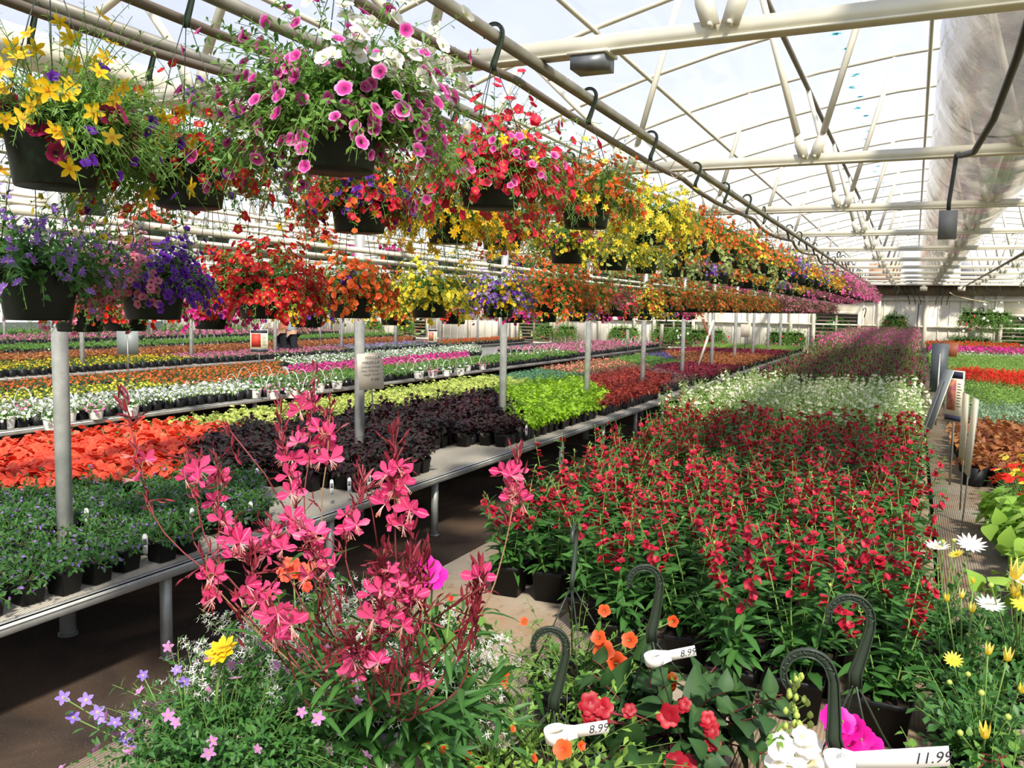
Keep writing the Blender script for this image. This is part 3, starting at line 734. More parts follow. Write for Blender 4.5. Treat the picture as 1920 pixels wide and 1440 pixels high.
for X in (.2, 1.2):
    t = thing('motor_box', 'small white motor box on the end wall header '+('under the clear tube' if X < 1 else 'under the white panel'), 'bracket', (X, 28.4, 2.36))
    G = Geo(); G.box(-.1, .1, -.06, .06, 0, .12); mk('box', G, CREAM, t); G = Geo(); G.box(-.05, .05, -.03, .03, .12, .2); mk('neck', G, CREAM, t)

# ------------------------------------------------------------------ benches
def mesh_top_mat():
    m, nt, b, out = newmat('expanded_metal'); b.inputs['Roughness'].default_value = .55; b.inputs['Metallic'].default_value = .35
    tx = nt.nodes.new('ShaderNodeTexCoord'); ws = []
    for rot in (.45, -.45):
        mp = nt.nodes.new('ShaderNodeMapping'); mp.inputs['Rotation'].default_value = (0, 0, rot); w = nt.nodes.new('ShaderNodeTexWave'); w.inputs['Scale'].default_value = 28
        nt.links.new(tx.outputs['Object'], mp.inputs[0]); nt.links.new(mp.outputs[0], w.inputs['Vector']); ws.append(w)
    mx = nt.nodes.new('ShaderNodeMath'); mx.operation = 'MAXIMUM'; nt.links.new(ws[0].outputs['Fac'], mx.inputs[0]); nt.links.new(ws[1].outputs['Fac'], mx.inputs[1])
    r = nt.nodes.new('ShaderNodeValToRGB'); r.color_ramp.elements[0].position = .55; r.color_ramp.elements[1].position = .8
    r.color_ramp.elements[0].color = lin('6b6355'); r.color_ramp.elements[1].color = lin('c9c3b4')
    nt.links.new(mx.outputs[0], r.inputs[0]); nt.links.new(r.outputs[0], b.inputs['Base Color'])
    bp = nt.nodes.new('ShaderNodeBump'); bp.inputs['Strength'].default_value = .6; bp.inputs['Distance'].default_value = .004
    nt.links.new(mx.outputs[0], bp.inputs['Height']); nt.links.new(bp.outputs[0], b.inputs['Normal']); return m
MESHTOP = mesh_top_mat()
RAILM = plain('bench_rail', 'bdbeb8', .45, metal=.3, c2='a4a5a0', scale=10)
def bench(name, label, x0, x1, y0, y1, z, legs_y, top=MESHTOP, rail=RAILM):
    t = thing(name, label, 'bench', ((x0+x1)/2, y0, 0)); cx = (x0+x1)/2; w = (x1-x0)/2; L = y1-y0
    G = Geo(); G.box(-w+.02, w-.02, 0, L, z-.012, z); mk('mesh_top', G, top, t)
    for s in (-1, 1):
        G = Geo(); a = s*w; G.box(min(a, a-s*.006), max(a, a-s*.006), 0, L, z-.042, z+.005); G.box(min(a, a-s*.035), max(a, a-s*.035), 0, L, z+.0005, z+.005); G.box(min(a+s*.003, a), max(a+s*.003, a), 0, L, z-.012, z-.008)
        mk('edge_rail', G, rail, t)
    for y in legs_y:
        for s in ((1,) if y > 14 else (1, -1)):
            if not in_view((cx+s*(w-.06), y, .2), 100): continue
            G = Geo(); G.box(-.019, .019, -.019, .019, 0, z-.05); G.box(-.028, .028, -.024, .024, 0, .004)
            mk('leg', G, GALV, t, False, (s*(w-.06) if s > 0 else -w+.06, y-y0, 0))
    return t
bench('mesh_bench', 'long low galvanised mesh bench with angle edge and square legs', -6.05, -3.0, -1.5, 28.4, .44, [1.6+1.23*k for k in range(22)])
bench('display_table', 'second long table beyond the tan aisle holding white petunias', -11.6, -7.45, 2.5, 28.4, .44, [3.5+2.46*k for k in range(10)])
bench('display_table', 'third table holding marigolds and pink flowers', -16.1, -12.4, 4, 28.4, .44, [])
bench('display_table', 'distant table holding dark green pots', -24, -17.4, 6, 28.4, .44, [])
# board-topped bench in the middle, ribbed and dusty
def board_mat():
    m, nt, b, out = newmat('ribbed_dusty_board'); b.inputs['Roughness'].default_value = .8
    tx = nt.nodes.new('ShaderNodeTexCoord'); w = nt.nodes.new('ShaderNodeTexWave'); w.bands_direction = 'X'; w.inputs['Scale'].default_value = 34; w.inputs['Distortion'].default_value = .4
    n = nt.nodes.new('ShaderNodeTexNoise'); n.inputs['Scale'].default_value = 2.2; n.inputs['Detail'].default_value = 8; n.inputs['Roughness'].default_value = .7
    r = nt.nodes.new('ShaderNodeValToRGB'); r.color_ramp.elements[0].position = .36; r.color_ramp.elements[1].position = .66
    r.color_ramp.elements[0].color = lin('86694a'); r.color_ramp.elements[1].color = lin('978f80')
    n2 = nt.nodes.new('ShaderNodeTexNoise'); n2.inputs['Scale'].default_value = 26; n2.inputs['Detail'].default_value = 6
    r2 = nt.nodes.new('ShaderNodeValToRGB'); r2.color_ramp.elements[0].position = .28; r2.color_ramp.elements[1].position = .42
    r2.color_ramp.elements[0].color = (.55, .48, .4, 1); r2.color_ramp.elements[1].color = (1, 1, 1, 1)
    mm = nt.nodes.new('ShaderNodeMix'); mm.data_type = 'RGBA'; mm.blend_type = 'MULTIPLY'; mm.inputs[0].default_value = .7
    for q in (w, n, n2): nt.links.new(tx.outputs['Object'], q.inputs['Vector'])
    nt.links.new(n.outputs['Fac'], r.inputs[0]); nt.links.new(n2.outputs['Fac'], r2.inputs[0])
    nt.links.new(r.outputs[0], mm.inputs[6]); nt.links.new(r2.outputs[0], mm.inputs[7]); nt.links.new(mm.outputs[2], b.inputs['Base Color'])
    bp = nt.nodes.new('ShaderNodeBump'); bp.inputs['Strength'].default_value = .35; bp.inputs['Distance'].default_value = .003
    nt.links.new(w.outputs['Fac'], bp.inputs['Height']); nt.links.new(bp.outputs[0], b.inputs['Normal']); return m
BOARD = board_mat()
def board_bench(label, x0, x1, seams, y0, y1, z):
    t = thing('board_bench', label, 'bench', ((x0+x1)/2, y0, 0)); cx = (x0+x1)/2; xs = [x0]+seams+[x1]
    for a, b in zip(xs[:-1], xs[1:]):
        G = Geo(); G.box(a-cx+.003, b-cx-.003, 0, y1-y0, z-.03, z); mk('top_board', G, BOARD, t)
    G = Geo(); y = .2
    while y < y1-y0: G.box(x0-cx+.05, x1-cx-.05, y, y+.06, z-.12, z-.031); y += 1.2
    mk('cross_beam', G, plain('rough_timber', '7a5f45', .9, c2='5f4a36', scale=12) if not bpy.data.materials.get('rough_timber') else bpy.data.materials['rough_timber'], t)
    for y in np.arange(.4, min(y1-y0, 14), 2.4):
        for s in (-1, 1):
            G = Geo(); G.box(-.04, .04, -.04, .04, 0, z-.12); mk('leg', G, bpy.data.materials['rough_timber'], t, False, (s*((x1-x0)/2-.15), y, 0))
board_bench('ribbed board bench covered with angelonia pots', -1.52, .12, [-.94, -.3], .3, 27.8, .7)
board_bench('ribbed board bench holding the sweet potato vines and coleus', .135, 3.4, [.95, 2.1], .3, 27.8, .7)
# ------------------------------------------------------------------ potted species
LF_H = leaf_t(.95, 6, .08, .3, 'ovate')
def sp_scaevola(Gl, Gf, g, hi):
    grow(Gl, g, 22 if hi else 14, L=(.06, .13), spread=80, base=.045, leaf=LF_S if hi else LF_LO, llen=.042, nleaf=8 if hi else 5, lz=(.15, 1), flower=FL_FAN if hi else FL_DOT, fs=.011, nfl=1, fz=(.6, 1), mf=0, Gf=Gf, droop=.6)
species('scaevola', sp_scaevola, [LEAFD, STEM], [P_LIL])
def sp_begonia(Gl, Gf, g, hi):
    grow(Gl, g, 12, L=(.04, .09), spread=75, base=.04, leaf=LF_O if hi else LF_OLO, llen=.05, nleaf=3, lz=(.4, 1), sr=.002)
    grow(Gl, g, 26 if hi else 16, L=(.07, .12), spread=65, base=.05, flower=FL_B if hi else FL_RLO, fs=.031 if hi else .034, nfl=2 if hi else 1, fz=(.85, 1), mf=0, Gf=Gf, fup=.9, stems=False)
species('begonia', sp_begonia, [LEAFD, STEM], [P_CORAL])
def broad(leaf, llen, n, nleaf, L, spread=55, hiT=None, extra=None, loT=LF_OLO, lang=70):
    def f(Gl, Gf, g, hi):
        grow(Gl, g, n if hi else max(5, n*2//3), L=L, spread=spread, base=.03, leaf=leaf if hi else loT, llen=llen*(1 if hi else 1.15), nleaf=nleaf if hi else max(4, nleaf*2//3), lz=(.2, 1), lang=lang, sr=.0022, lup=.8, ltaper=.35, droop=.3, ldroop=.15)
        if extra: extra(Gl, Gf, g, hi)
    return f
species('perilla', broad(LF_O, .062, 9, 9, (.10, .19), 50), [PERILLA, STEMR], [BUD])
species('yellow_coleus', broad(LF_T, .05, 10, 9, (.06, .12), 60), [YELLEAF, STEM], [BUDG])
species('lime_coleus', broad(LF_T, .058, 10, 10, (.10, .19), 50), [LIMELEAF, STEM], [BUDG])
species('red_coleus', broad(LF_T, .05, 10, 9, (.06, .13), 55), [REDLEAF, STEMR], [BUD])
species('burgundy_coleus', broad(LF_T, .05, 8, 8, (.06, .13), 55), [BURG, STEMR], [BUD], 2, 3)
species('rust_coleus', broad(LF_T, .055, 9, 9, (.06, .12), 55), [RUST, STEMR], [BUD])
species('green_foliage', broad(LF_O, .036, 12, 9, (.06, .12), 65), [LEAF, STEM], [BUDG], 2, 3)
species('blue_foliage', broad(LF_O, .036, 10, 8, (.05, .09), 65), [LEAFB, STEM], [BUDG], 1, 3)
species('bronze_begonia', broad(LF_O, .03, 10, 8, (.04, .08), 70, extra=lambda a, b, g, hi: grow(a, g, 6, L=(.06, .1), spread=50, flower=FL_DOT, fs=.01, nfl=2, Gf=b, mf=0, stems=False)), [BRONZE, STEMR], [P_PINK], 1, 3)
species('silver_foliage', broad(LF_N, .05, 16, 10, (.08, .14), 60, loT=LF_LO, lang=45), [LEAFG, STEM], [BUDG], 1, 3)
species('light_foliage', broad(LF, .04, 14, 9, (.08, .15), 55, loT=LF_LO), [LEAFL, STEM], [BUDG], 2, 3)
species('potato_vine', broad(LF_H, .095, 13, 6, (.12, .24), 80), [flat_('leaf_chartreuse', 'a9cc52', '86b548'), STEM], [BUDG])
def bloom(fl, flo, fs, n=16, nfl=1, leaf=LF_S, llen=.032, L=(.05, .11), spread=65, nleaf=7, fz=(.8, 1), up=1.0):
    def f(Gl, Gf, g, hi):
        grow(Gl, g, n if hi else n*2//3, L=L, spread=spread, base=.045, leaf=leaf if hi else LF_LO, llen=llen*(1 if hi else 1.2), nleaf=nleaf if hi else 5, lz=(.2, 1), flower=fl if hi else flo, fs=fs*(1 if hi else 1.05), nfl=nfl, fz=fz, mf=0, Gf=Gf, fup=up, droop=.4)
    return f
WPET = petal('petal_white_dark_eye', 'fdfdfb', 'faf8f4', '3a2a40', 'f4f0f4')
species('white_petunia', bloom(FL_PM, FL_LO, .021, 16), [LEAFL, STEM], [WPET], 2, 3)
species('yellow_marigold', bloom(FL_R, FL_RLO, .018, 12, leaf=LF_O, llen=.035, L=(.07, .14)), [LEAFD, STEM], [P_GOLD], 1, 3)
species('yellow_bloom', bloom(FL_PM, FL_LO, .015, 14), [LEAF, STEM], [P_YEL], 1, 3)
species('orange_bloom', bloom(FL_R, FL_RLO, .017, 16), [LEAFD, STEM], [P_ORANGE], 1, 3)
species('pink_bloom', bloom(FL_R, FL_RLO, .017, 15), [LEAF, STEM], [P_ANGP], 1, 3)
species('lilac_bloom', bloom(FL_R, FL_RLO, .016, 16), [LEAF, STEM], [P_LIL], 1, 3)
species('red_bloom', bloom(FL_R, FL_RLO, .017, 14), [LEAF, STEM], [P_SCAR], 1, 3)
species('mixed_bloom', bloom(FL_R, FL_RLO, .017, 13), [LEAF, STEM], [petal('petal_salmon', 'f47a70', 'e84a50', 'f8d8c8', 'f8b8a8')], 1, 3)
species('magenta_bloom', bloom(FL_R, FL_RLO, .022, 20), [LEAF, STEM], [P_HOT], 1, 3)
species('white_bloom', bloom(FL_R, FL_RLO, .018, 16), [LEAF, STEM], [P_WHITE], 1, 3)
species('violet_bloom', bloom(FL_R, FL_RLO, .018, 14), [LEAFD, STEM], [P_VIO], 1, 3)
def sp_salvia(Gl, Gf, g, hi):
    grow(Gl, g, 12, L=(.06, .12), spread=60, base=.04, leaf=LF_O if hi else LF_LO, llen=.045, nleaf=7, sr=.002)
    grow(Gl, g, 12, L=(.12, .19), spread=40, base=.045, flower=FL_DOT, fs=.016, nfl=12, fz=(.55, 1), mf=0, Gf=Gf, ped=.008, fup=.3)
species('red_salvia', sp_salvia, [LEAF, STEM], [P_SCAR], 1, 3)
PORT = petal('petal_portulaca', 'f02c20', 'f24a20', 'f8d040', 'f7d22c')
def sp_port(Gl, Gf, g, hi):
    grow(Gl, g, 26, L=(.05, .11), spread=75, base=.05, leaf=LF_N if hi else LF_LO, llen=.022, nleaf=10 if hi else 6, droop=.5, lang=40)
    grow(Gl, g, 5, L=(.09, .13), spread=60, base=.04, flower=FL_R, fs=.024, nfl=1, fz=(.9, 1), mf=0, Gf=Gf, fup=1.5)
    grow(Gl, g, 3, L=(.09, .13), spread=60, base=.04, flower=FL_R, fs=.024, nfl=1, fz=(.9, 1), mf=1, Gf=Gf, fup=1.5)
species('portulaca', sp_port, [LEAF, STEM], [P_SCAR, P_YEL], 3, 3)
def sp_ang(cnt=(3, 4), H=(.25, .36), fl=True):
    def f(Gl, Gf, g, hi):
        n = g.integers(cnt[0], cnt[1]+1)
        grow(Gl, g, n, L=H, spread=20, base=.03, leaf=LF if hi else LF_LO, llen=.082, nleaf=26 if hi else 12, lz=(.05, .98), lang=62, sr=.0026, sides=5 if hi else 3, lup=.75, ltaper=.68, wob=.18, ldroop=.12, ml=0,
             flower=FL_PM if hi else FL_LO, fs=.0135 if hi else .0135, nfl=11 if hi else 7, fz=(.5, .93), mf=0, Gf=Gf, ped=.013, fup=.1, fout=.8, bud=LF_LO if hi else None, nbud=10, mb=1)
        grow(Gl, g, 4 if hi else 2, L=(.08, .2), spread=38, base=.035, leaf=LF if hi else LF_LO, llen=.07, nleaf=11 if hi else 6, lz=(.1, 1), lang=58, sr=.002, ltaper=.4, ldroop=.2)
    return f
species('red_angelonia', sp_ang(), [LEAFD, STEM], [P_ANG, BUDG], 7, 4)
species('white_angelonia', sp_ang((4, 6), (.28, .38)), [LEAFL, STEM], [P_CREAM, BUDG], 3, 4)
species('mauve_angelonia', sp_ang((4, 6), (.28, .38)), [LEAFD, STEM], [P_MAUVE, BUD], 1, 4)
species('pink_angelonia', sp_ang((4, 6), (.28, .40)), [LEAF, STEM], [P_ANGP, P_ANGP], 1, 4)

BZ = .446
def F_(key, name, label, cat, poly, z=BZ, **k): return field(key, name, label, cat, poly, z, **k)
# ---- the mesh bench
F_('scaevola', 'potted_scaevola', 'low green scaevola with small violet flowers in a black pot on the mesh bench', 'potted plant',
   [(-3.06, .8), (-3.06, 3.1), (-3.12, 3.5), (-3.6, 4.15), (-4.05, 4.25), (-4.7, 3.15), (-5.1, 2.6), (-5.1, .8)], dx=.165, near=6, jit=.02, cover=.04)
F_('begonia', 'potted_begonia', 'coral red begonia smothered in ruffled blooms beside the thickest post', 'potted begonia', [(-4.75, 3.1), (-4.15, 3.95), (-4.6, 4.6), (-5.2, 5.6), (-6.0, 5.3), (-6.0, 2.4), (-5.1, 2.6)], dx=.145)
F_('perilla', 'potted_perilla', 'dark purple broad-leaved perilla in a black pot on the mesh bench', 'potted perilla',
   [(-4.3, 4.05), (-3.75, 4.3), (-3.2, 4.5), (-3.12, 5.25), (-3.6, 5.75), (-3.6, 6.5), (-3.12, 6.6), (-3.12, 7.1), (-3.5, 7.4), (-3.9, 8.4), (-4.8, 9.6), (-4.85, 7.2), (-5.2, 5.6), (-4.6, 4.6)], dx=.15, near=7.5, smin=.8, smax=1.2)
F_('yellow_coleus', 'yellow_coleus', 'pale yellow-green frilly coleus behind the dark perilla', 'potted coleus', [(-6.0, 5.3), (-5.2, 5.65), (-4.85, 7.2), (-4.8, 9.6), (-5.0, 11.5), (-6, 12)], dx=.15, near=7.6)
F_('lime_coleus', 'lime_coleus', 'bright lime green coleus in a black pot on the mesh bench', 'potted coleus', [(-3.12, 7.15), (-3.12, 8.6), (-3.45, 10.2), (-4.7, 12.4), (-4.9, 9.8), (-3.95, 8.5), (-3.5, 7.5)], dx=.155, near=9.2)
F_('red_coleus', 'red_coleus', 'dark red coleus on the mesh bench beyond the lime plants', 'potted coleus', [(-3.1, 8.9), (-3.1, 11.2), (-3.5, 13.6), (-4.5, 15), (-4.6, 12.5), (-3.5, 10.4)], dx=.15, near=9.6)
F_('blue_foliage', 'blue_green_seedling', 'blue-green bushy seedling behind the lime coleus', 'potted plant', [(-6, 12), (-5.0, 11.5), (-4.7, 12.5), (-4.5, 13.2), (-6, 14)])
F_('mixed_bloom', 'salmon_impatiens', 'salmon and red impatiens far along the mesh bench', 'potted impatiens', [(-6, 14), (-4.5, 13.2), (-4.5, 16), (-6, 17.6)])
F_('green_foliage', 'bushy_seedling', 'bushy green seedling far along the mesh bench', 'potted plant', [(-6, 17.6), (-4.5, 16), (-4.3, 18), (-6, 20)])
F_('bronze_begonia', 'potted_begonia', 'small bronze-leaved begonia at the mesh bench edge', 'potted begonia', [(-3.15, 11.6), (-3.15, 13.8), (-4.4, 15.9), (-4.5, 15), (-3.5, 13.6)])
F_('burgundy_coleus', 'burgundy_coleus', 'burgundy coleus far along the mesh bench', 'potted coleus', [(-3.1, 14), (-3.1, 17.4), (-4.3, 18), (-4.5, 16)])
F_('rust_coleus', 'rust_coleus', 'orange-brown coleus far along the mesh bench', 'potted coleus', [(-3.1, 17.6), (-3.1, 22), (-5.9, 22), (-4.4, 18)], dx=.17)
F_('violet_bloom', 'potted_pansy', 'deep violet pansy far along the mesh bench', 'potted pansy', [(-4.5, 18.2), (-5.9, 20), (-5.9, 22)], dx=.17)
F_('burgundy_coleus', 'burgundy_coleus', 'wine red coleus near the end wall', 'potted coleus', [(-3.1, 22), (-3.1, 25.3), (-5.9, 25.3), (-5.9, 22)], dx=.18, cap=150)
F_('light_foliage', 'leafy_seedling', 'light green plant at the very end of the mesh bench', 'potted plant', [(-3.1, 25.4), (-3.1, 28.2), (-5.9, 28.2), (-5.9, 25.4)], dx=.18, cap=120)
# ---- second table
R4 = lambda x0, x1, y0, y1: [(x1, y0), (x1, y1), (x0, y1), (x0, y0)]
F_('white_petunia', 'potted_petunia', 'white petunia with a dark eye on the second table', 'potted petunia', R4(-8.5, -7.5, 3.8, 8.9), dx=.16)
F_('green_foliage', 'bushy_seedling', 'low green bushy plant among the white-handled pots', 'potted plant', R4(-8.5, -7.5, 9, 20), dx=.17)
F_('yellow_bloom', 'potted_pansy', 'bright yellow pansy behind the white petunias', 'potted pansy', R4(-9.6, -8.5, 4.5, 8.2), dx=.17, cap=150)
F_('orange_bloom', 'orange_impatiens', 'orange impatiens behind the white petunias', 'potted impatiens', [(-8.5, 8.3), (-8.5, 10.4), (-10.6, 12.5), (-10.6, 5), (-9.7, 5), (-9.7, 8.3)], dx=.18, cap=220)
F_('magenta_bloom', 'magenta_impatiens', 'pink impatiens behind the white-handled pots', 'potted impatiens', [(-8.5, 10.6), (-8.5, 16), (-9.6, 18), (-9.6, 11.6)], dx=.18, cap=180)
F_('white_bloom', 'white_impatiens', 'white impatiens deep on the second table', 'potted impatiens', [(-9.7, 12), (-9.7, 19), (-11.4, 22), (-11.4, 13.4)], dx=.2, cap=160)
F_('pink_bloom', 'pink_impatiens', 'rose impatiens at the far end of the second table', 'potted impatiens', R4(-10, -7.5, 20.2, 28), dx=.22, cap=160)
# ---- third table
F_('yellow_marigold', 'potted_marigold', 'golden marigold in a black pot on the third table', 'potted marigold', R4(-14, -12.5, 7, 12.4), dx=.18, cap=220)
F_('pink_bloom', 'pink_impatiens', 'pink impatiens in a black pot on the third table', 'potted impatiens', R4(-13.6, -12.5, 12.5, 17.5), dx=.18, cap=160)
F_('lilac_bloom', 'potted_verbena', 'lilac verbena in a black pot on the third table', 'potted verbena', R4(-13.6, -12.5, 17.6, 22), dx=.2, cap=120)
F_('red_bloom', 'red_impatiens', 'scarlet impatiens in a black pot on the third table', 'potted impatiens', R4(-13.8, -12.5, 22.1, 28), dx=.22, cap=150)
F_('rust_coleus', 'rust_coleus', 'orange and gold coleus at the back of the third table', 'potted coleus', [(-14, 10), (-13.7, 12.5), (-13.7, 22), (-16, 26), (-16, 10)], dx=.22, cap=260)
# ---- distant tables
F_('green_foliage', 'bushy_seedling', 'dark green potted plant on the distant table', 'potted plant', R4(-19.3, -17.5, 10, 28), dx=.26, cap=220)
F_('white_bloom', 'white_impatiens', 'white flowering plant in the strip before the dark green rows', 'potted impatiens', R4(-16.1, -15.8, 9, 26), dx=.3, cap=60)
F_('pink_bloom', 'pink_impatiens', 'pink flowering plant on the distant table', 'potted impatiens', R4(-23, -20.5, 13, 28), dx=.32, cap=200, smin=1.2, smax=1.6)
F_('green_foliage', 'bushy_seedling', 'tall dark green plant by the far side wall', 'potted plant', R4(-27, -24.5, 15, 28), dx=.45, cap=120, smin=2, smax=3, z=.3)
# ---- right-hand board bench
RZ = .703
F_('potato_vine', 'potted_sweet_potato_vine', 'chartreuse sweet potato vine with big heart-shaped leaves', 'potted vine', [(.42, 2.75), (1.3, 2.75), (1.3, 4.2), (.36, 4.2)], RZ+.006, dx=.15, near=9)
F_('portulaca', 'potted_portulaca', 'portulaca with scarlet and yellow blooms between vine and coleus', 'potted portulaca', [(.4, 4.25), (1.5, 4.25), (1.5, 5.3), (.4, 5.3)], RZ, dx=.15, near=9)
F_('rust_coleus', 'rust_coleus', 'reddish brown coleus on the ribbed board bench', 'potted coleus', [(.3, 5.35), (1.7, 5.35), (1.7, 7.5), (.3, 7.5)], RZ, dx=.14, near=6.3)
F_('silver_foliage', 'potted_dusty_miller', 'silvery grass-like plant behind the brown coleus', 'potted plant', [(.3, 7.55), (1.7, 7.55), (1.7, 8.8), (.3, 8.8)], RZ, dx=.15)
F_('light_foliage', 'leafy_seedling', 'leafy light green plant before the scarlet salvia', 'potted plant', [(.3, 8.85), (2, 8.85), (2, 9.6), (1.0, 11.3), (.3, 11.9)], RZ, dx=.15)
F_('red_salvia', 'potted_salvia', 'scarlet salvia on the ribbed board bench', 'potted salvia', [(2.2, 9.6), (2.2, 12.8), (.5, 13.6), (.5, 12), (1.0, 11.3), (1.5, 10.2)], RZ, dx=.15)
F_('light_foliage', 'leafy_seedling', 'leafy green plant behind the scarlet salvia', 'potted plant', [(.3, 13.7), (2.4, 12.9), (3, 12.9), (3, 19.8), (.3, 19.8)], RZ, dx=.17)
F_('white_bloom', 'white_petunia', 'white petunia near the end wall', 'potted petunia', R4(.3, 2.8, 19.9, 21.2), RZ, dx=.19)
F_('magenta_bloom', 'magenta_petunia', 'hot pink petunia near the end wall', 'potted petunia', R4(.3, 2.8, 21.3, 24), RZ, dx=.19, cap=180, smin=1.1, smax=1.3)
F_('red_bloom', 'red_petunia', 'red petunia next to the end wall', 'potted petunia', R4(.3, 2.6, 24.1, 27.5), RZ, dx=.19, cap=200, smin=1.3, smax=1.6)
# ---- angelonia bench
F_('red_angelonia', 'red_angelonia', 'crimson angelonia with upright flower spikes in a square black pot', 'potted angelonia',
   [(-1.30, 2.62), (-1.12, 2.42), (-.95, 2.40), (-.75, 2.2), (-.35, 2.0), (.07, 1.98), (.07, 5.35), (-1.36, 5.35)], RZ, dx=.168, dy=.16, near=5.6, jit=.02)
F_('white_angelonia', 'white_angelonia', 'white angelonia with upright flower spikes in a black pot', 'potted angelonia', R4(-1.42, .07, 5.36, 8.2), RZ, dx=.17, near=6.2)
F_('mauve_angelonia', 'mauve_angelonia', 'dark mauve angelonia behind the white ones', 'potted angelonia', R4(-1.42, .09, 8.3, 14.6), RZ, dx=.18, smin=1.0, smax=1.2)
F_('pink_angelonia', 'pink_angelonia', 'rosy pink angelonia close to the end wall', 'potted angelonia', R4(-1.42, .09, 14.8, 25.5), RZ, dx=.20, smin=1.25, smax=1.5)
# ------------------------------------------------------------------ hanging baskets
HR = .108; HH = .155
BAT = dict(
    calib=lambda c, hi: [dict(n=190 if hi else 80, L=(.09, .24), spread=96, droop=1.3, base=.09, leaf=LF_S if hi else LF_LO, llen=.024 if hi else .03, nleaf=16 if hi else 8, fs=.0125 if hi else .0135, flower=FL_PM if hi else FL_LO, nfl=3 if hi else 3, fz=(.45, 1), ml=0, col=c)],
    petunia=lambda c, hi: [dict(n=210, L=(.10, .33), spread=98, droop=1.1, base=.09, leaf=LF_S, llen=.032, nleaf=18, fs=.019, flower=FL_P, nfl=3, fz=(.5, 1), ml=0, col=c)],
    bidens=lambda c, hi: [dict(n=170 if hi else 70, L=(.10, .31), spread=98, droop=1.5, base=.09, leaf=LF_N if hi else LF_LO, llen=.028, nleaf=20 if hi else 8, fs=.019 if hi else .018, flower=FL_STAR if hi else FL_STARLO, nfl=.6 if hi else 1, fz=(.4, 1), ml=0, col=c, fup=.2)],
    scaevola=lambda c, hi: [dict(n=100, L=(.14, .30), spread=85, droop=.7, base=.09, leaf=LF, llen=.034, nleaf=15, fs=.0165, flower=FL_FAN, nfl=2, fz=(.6, 1), ml=0, col=c, fup=.2)],
    vinca=lambda c, hi: [dict(n=16, L=(.18, .34), spread=110, mins=60, droop=2.2, base=.1, leaf=LF_O, llen=.036, nleaf=13, ml=1, ltaper=.2)],
    impat=lambda c, hi: [dict(n=50 if hi else 30, L=(.07, .16), spread=75, droop=.4, base=.08, leaf=LF_O if hi else LF_LO, llen=.034, nleaf=6, fs=.018, flower=FL_R if hi else FL_RLO, nfl=2, fz=(.8, 1), ml=0, col=c, fup=.9)],
    leafy=lambda c, hi: [dict(n=110 if hi else 70, L=(.12, .24), spread=100, droop=1.4, base=.09, leaf=LF_S if hi else LF_LO, llen=.03, nleaf=15 if hi else 8, ml=0)],
)
PN = {}
def basket_parts(seed, layers, hi=True, pot=POTG, leafm=LEAF, r=HR, h=HH, hang=.4, wire=True):
    """layers: (kind, petal material, density, overrides)"""
    g = np.random.default_rng(seed); Gl = Geo(); fl = {}
    for kind, col, dens, ov in layers:
        for d in BAT[kind](col, hi):
            d = dict(d); d['n'] = max(4, int(d['n']*dens)); d.update(ov); c = d.pop('col', None); d.pop('flowerless', None)
            if c is not None: Gf = fl.setdefault(c.name, Geo())
            else: Gf = None
            d['z0'] = h-.015; d['msm'] = 2; d['mf'] = 0; grow(Gl, g, Gf=Gf, **d)
    Gp = Geo(); round_pot(Gp, r, h, 0, 1, 32 if hi else 16)
    parts = [('pot', Gp, [pot, SOIL], True), ('foliage', Gl, [leafm, VARIEG, STEM], True)]
    for nm, Gf in fl.items():
        parts.append((nm.replace('petal_', '')+'_blossoms', Gf, [bpy.data.materials[nm]], True))
    top = h+hang
    for k in range(3):
        a = 2.1*k+.4; Gw = Geo(); Gw.tube([(r*.98*math.cos(a), r*.98*math.sin(a), h*.96), (r*.45*math.cos(a), r*.45*math.sin(a), h+hang*.45), (.008*math.cos(a), .008*math.sin(a), top-.13)], .0016, 4)
        if wire: parts.append(('hanger_wire', Gw, [WIRE], False))
    if wire: parts.append(('hook', hook_geo(top-.14, top), [HOOKG], False))
    return tagged(parts)
def hook_geo(z0, z1, r=.03, w=.011, rot=0):
    G = Geo(); hook_shape(G, z0, z1-z0, r); return G
    G = Geo(); c = z1-r; H = z1-z0
    pts = [(0, 0, z0), (0, 0, z0+.022), (.006, 0, z0+.05), (r*.98, 0, c-.012)]+[(r*math.cos(a), 0, c+r*math.sin(a)) for a in np.linspace(.15, math.pi+.6, 12)]
    G.ribbon(pts, (0, 1, 0), [w*2.4, w*2.2, w*1.2, w]+[w]*12, .004)
    G.ribbon([(p[0]*.84, 0, c+(p[2]-c)*.84) for p in pts[4:]], (0, 1, 0), w*.35, .007)
    return G
def hang(X, Y, zb, parts, label, group=None, rz=0, sc=1.0, name='hanging_basket'):
    return place(name, parts, label, 'hanging basket', (X, Y, zb), rz, group, sc)
mag = (.0,)
AX, BX, CX = -1.21, -1.77, -2.27
# --- highest row
def L(*a): return [(k, c, d, (o[0] if o else {})) for k, c, d, *o in a]
hang(AX-.02, 1.66, 1.955, basket_parts(11, L(('petunia', P_MAG, 1.5, dict(L=(.10, .36), nfl=.85, fs=.0175)), ('petunia', P_WHITE, .30, dict(az=(-60, 140), spread=45, L=(.16, .32), nfl=3, fs=.02, fup=.7)), ('leafy', None, .9, dict(L=(.14, .34)))), hang=.40),
     'largest hanging basket, magenta and white petunias spilling over a dark green pot')
hang(AX, 2.42, 1.955, basket_parts(12, L(('calib', P_ROSE, 1.4, dict(fs=.0175, L=(.12, .30), nfl=2)), ('bidens', P_GOLD, .55, dict(L=(.2, .34))), ('calib', P_WHITE, .12, dict(fs=.014)), ('calib', P_MAG, .15, dict(fs=.015, az=(150, 330), L=(.2, .36), nfl=2))), hang=.40),
     'hanging basket of rose red calibrachoa with yellow stars below')
